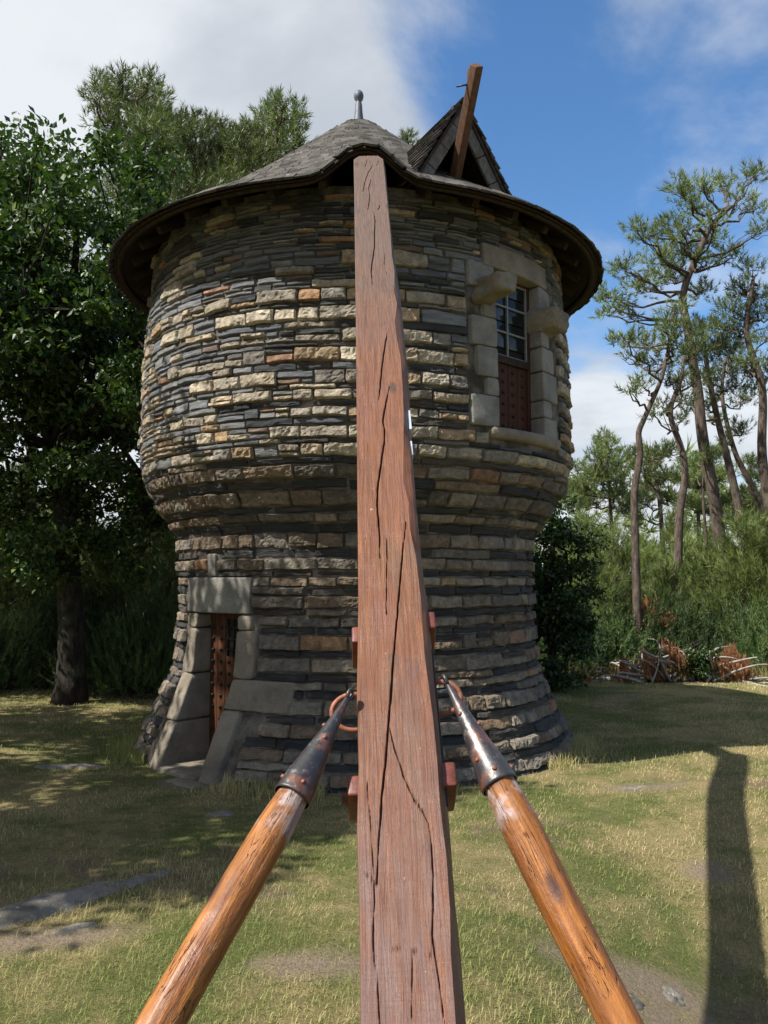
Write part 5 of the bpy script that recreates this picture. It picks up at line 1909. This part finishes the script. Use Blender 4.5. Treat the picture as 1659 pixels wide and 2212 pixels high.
# far wood that closes the view as one mass
fw_ = MB()
n = 2600
aa = rng.uniform(-1.25, 1.25, n)
rr = rng.uniform(33, 46, n)
hh = rng.random(n) ** 0.7 * (3.2 + 2.2 * (vnoise(np.stack([aa * 9, aa * 0, aa * 0], -1), 1, 3) + 1))
P = np.stack([np.sin(aa) * rr, np.cos(aa) * rr, gz(np.sin(aa) * rr, np.cos(aa) * rr) + hh], -1)
V, F, r2_ = needle_tufts(P, unit(n) + np.array([0, 0, 0.6]), 30, 0.7, 0.07, 1.2, 0.6)
tag(obj('distant_wood', V, F, M_PINE, None, False, attrs={'rnd': r2_}, origin=(0, 40, 0)), 'low far mass of pine wood closing the view', 'wood', kind='stuff')

# brush pile of cut pine branches
bp = empty('brush_pile', (*at_fwd(1440, 1478, 14.75)[:2], 0))
tag(bp, 'heap of cut grey pine branches with hanging rust brown dead needles at the wood edge', 'brush pile')
bfw = 14.75
for i in range(64):
    x0 = rng.uniform(1275, 1605); x1 = x0 + rng.normal() * 75
    a = at_fwd(x0, 1466 + rng.uniform(-4, 4), bfw + rng.normal() * 0.25)
    pk = np.interp((x0 + x1) / 2, [1280, 1330, 1400, 1430, 1520, 1580, 1610], [1455, 1425, 1385, 1372, 1392, 1420, 1455])
    c = at_fwd(x1, rng.uniform(pk, pk + 45), bfw + rng.normal() * 0.3)
    a[2] = max(float(gz(a[0], a[1])), 0) + 0.02
    e = c + np.array([rng.normal() * 0.25, rng.normal() * 0.1, -rng.uniform(0.0, 0.18)])
    t = np.linspace(0, 1, 9)[:, None]
    crv = (1 - t) ** 2 * a + 2 * t * (1 - t) * c + t * t * e
    crv[:, 2] = np.maximum(crv[:, 2], 0.0)
    b_ = MB(); add_tube(b_, crv, np.linspace(rng.uniform(0.016, 0.032), 0.010, 9), 6)
    b_.build('branch', M_TWIG, bp)
for (x, y, h) in [(1392, 1395, 0.42), (1405, 1400, 0.55), (1414, 1420, 0.5), (1432, 1375, 0.40), (1448, 1380, 0.42), (1462, 1390, 0.55), (1455, 1400, 0.5), (1482, 1398, 0.35), (1502, 1392, 0.35), (1512, 1398, 0.4), (1545, 1410, 0.35), (1560, 1425, 0.35),
                  (1425, 1432, 0.35), (1440, 1440, 0.32), (1395, 1430, 0.3), (1330, 1440, 0.22), (1590, 1440, 0.3), (1582, 1450, 0.3), (1270, 1462, 0.2), (1520, 1410, 0.3), (1490, 1420, 0.3)] + [(rng.uniform(1300, 1610), rng.uniform(1405, 1445), rng.uniform(0.25, 0.42)) for _ in range(16)]:
    p = at_fwd(x, y, bfw - 0.1 + rng.normal() * 0.15)
    m = 16
    P = p + np.stack([rng.normal(size=m) * 0.05, rng.normal(size=m) * 0.05, -rng.random(m) * h * 0.55], -1)
    P[:, 2] = np.maximum(P[:, 2], 0.12)
    V, F, r2_ = needle_tufts(P, np.tile([0.05, 0, -1.0], (m, 1)) + unit(m) * 0.18, 20, h * 0.42, 0.010, 0.22, h * 0.15)
    obj('dead_needles', V, F, M_DEADN, bp, False, attrs={'rnd': r2_})
# rusty dead shrub beside the heap
dg = gorse(0.35, 0.5, 9, M_DEADN); dg.name = 'dead_bush'
tag(dg, 'small dead rust brown shrub at the outer end of the brush pile', 'bush')
q = at_fwd(1585, 1480, 14.9); dg.location = (q[0], q[1], 0); dg.scale = (0.62, 0.62, 0.75)
dg2 = gorse(0.42, 0.5, 12, M_DEADN); dg2.name = 'dead_bush'
tag(dg2, 'browned gorse bush standing between the green gorse and the brush pile', 'bush')
q = at_fwd(1402, 1310, 16.9); dg2.location = (q[0], q[1], 0.75); dg2.scale = (0.9, 0.9, 0.9)

# ------------------------------------------------------------------ grass
s = NT('grass_blade')
f, n2, n3 = lawn_color(s)
r = s.attr('rnd', 'Fac')
c = s.mix(s.math('ADD', s.math('MULTIPLY', f, 0.72), s.math('MULTIPLY', r, 0.36), clamp=True), (0.185, 0.225, 0.056), (0.50, 0.425, 0.205))
s.set(col=c, rough=0.6, spec=0.25)
tb = s.node('ShaderNodeBsdfTranslucent')
s.put(tb.inputs[0], c)
mx = s.node('ShaderNodeMixShader'); mx.inputs[0].default_value = 0.3
s.l.new(s.b.outputs[0], mx.inputs[1]); s.l.new(tb.outputs[0], mx.inputs[2]); s.l.new(mx.outputs[0], s.out.inputs['Surface'])
M_BLADE = s.m


def blades(x, y, ln, wd, lean, rnd):
    n = len(x)
    base = np.stack([x, y, gz(x, y) - 0.004], -1)
    a = rng.random(n) * 6.283
    d = np.stack([np.cos(a), np.sin(a), np.zeros(n)], -1)
    sd_ = np.stack([-np.sin(a + rng.normal(size=n) * 0.6), np.cos(a), np.zeros(n)], -1)
    mid = base + np.array([0, 0, 1.0]) * (ln * 0.55 * np.cos(lean * 0.6))[:, None] + d * (ln * 0.55 * np.sin(lean * 0.6))[:, None]
    tip = mid + np.array([0, 0, 1.0]) * (ln * 0.5 * np.cos(lean * 1.5))[:, None] + d * (ln * 0.5 * np.sin(lean * 1.5))[:, None]
    w_ = (wd / 2)[:, None] * sd_
    V = np.stack([base + w_, base - w_, mid - w_ * 0.7, mid + w_ * 0.7, tip], 1).reshape(-1, 3)
    i = np.arange(n)[:, None] * 5
    return V, [np.concatenate([i + 2, i + 4, i + 3], 1), np.concatenate([i, i + 1, i + 2, i + 3], 1)], np.repeat(rnd, 5)


def keep_mask(x, y):
    k = np.hypot(x - TC[0], y - TC[1]) > RW(0.05) + 0.02
    for (c, a, b_) in BARE:
        q = ((x - c[0]) / a) ** 2 + ((y - c[1]) / b_) ** 2
        q = np.sqrt(q) + 0.35 * vnoise(np.stack([x, y, gz(x, y)], -1), 4.0, 61)
        k &= (q > 1) | (rng.random(len(x)) < 0.12)
    P = np.stack([x, y, x * 0], -1)
    thin = fbm(P, 1.1, 77, 3)
    k &= (thin < 0.42) | (rng.random(len(x)) < 0.25)
    return k


n = 330000
rad = 1.2 * (20.0 / 1.2) ** rng.random(n)
rad = np.where(rng.random(n) < 0.35, rng.uniform(3, 17, n), rad)
ang = rng.uniform(-0.95, 0.95, n)
x, y = np.sin(ang) * rad, np.cos(ang) * rad
k = keep_mask(x, y) & (y < 16.2) & (rad > 1.2)
x, y, rad = x[k], y[k], rad[k]
P = np.stack([x, y, x * 0], -1)
lush = fbm(P, 0.8, 55, 3)
ln = rng.uniform(0.016, 0.046, len(x)) * (1 + 0.45 * lush) * (1 + 0.02 * rad)
V, F, rr = blades(x, y, ln, np.maximum(0.0026, 0.00062 * rad) * rng.uniform(0.7, 1.3, len(x)), rng.uniform(0.2, 1.25, len(x)), rng.random(len(x)))
tag(obj('grass', V, F, M_BLADE, None, False, attrs={'rnd': rr}, origin=(0, 0, 0)), 'short patchy lawn grass, green and straw coloured', 'grass', kind='stuff')

# longer tufts against the tower foot and along the wood edge
n = 5200
ph = rng.uniform(-1.5, 1.5, n)
r0 = 2.50 + np.abs(rng.normal(size=n)) * 0.13
ok = vnoise(np.stack([ph * 4, ph * 0, ph * 0], -1), 1, 5) > -0.25
ok &= ~((ph > R_(-56)) & (ph < R_(-26)))
ph, r0 = ph[ok], r0[ok]
x, y = TC[0] + r0 * np.sin(ph), TC[1] - r0 * np.cos(ph)
V, F, rr = blades(x, y, rng.uniform(0.05, 0.17, len(x)), np.full(len(x), 0.006), rng.uniform(0.1, 0.9, len(x)), rng.random(len(x)))
tag(obj('foot_grass', V, F, M_BLADE, None, False, attrs={'rnd': rr}, origin=(0, 0, 0)), 'longer grass tufts growing against the tower foot', 'grass', kind='stuff')
n = 9000
fw2 = rng.uniform(14.6, 16.4, n)
px = rng.uniform(1150, 1800, n)
x = (px - 829.5) / FPX * fw2; y = fw2
ok = vnoise(np.stack([x * 1.3, y * 1.3, x * 0], -1), 1, 9) + 0.35 * (y - 15.2) > -0.05
x, y = x[ok], y[ok]
V, F, rr = blades(x, y, rng.uniform(0.12, 0.42, len(x)), np.full(len(x), 0.011), rng.uniform(0.05, 0.7, len(x)), rng.random(len(x)))
tag(obj('tall_dry_grass', V, F, M_STRAW, None, False, attrs={'rnd': rr}, origin=(0, 0, 0)), 'tall dry straw grass along the wood edge', 'grass', kind='stuff')
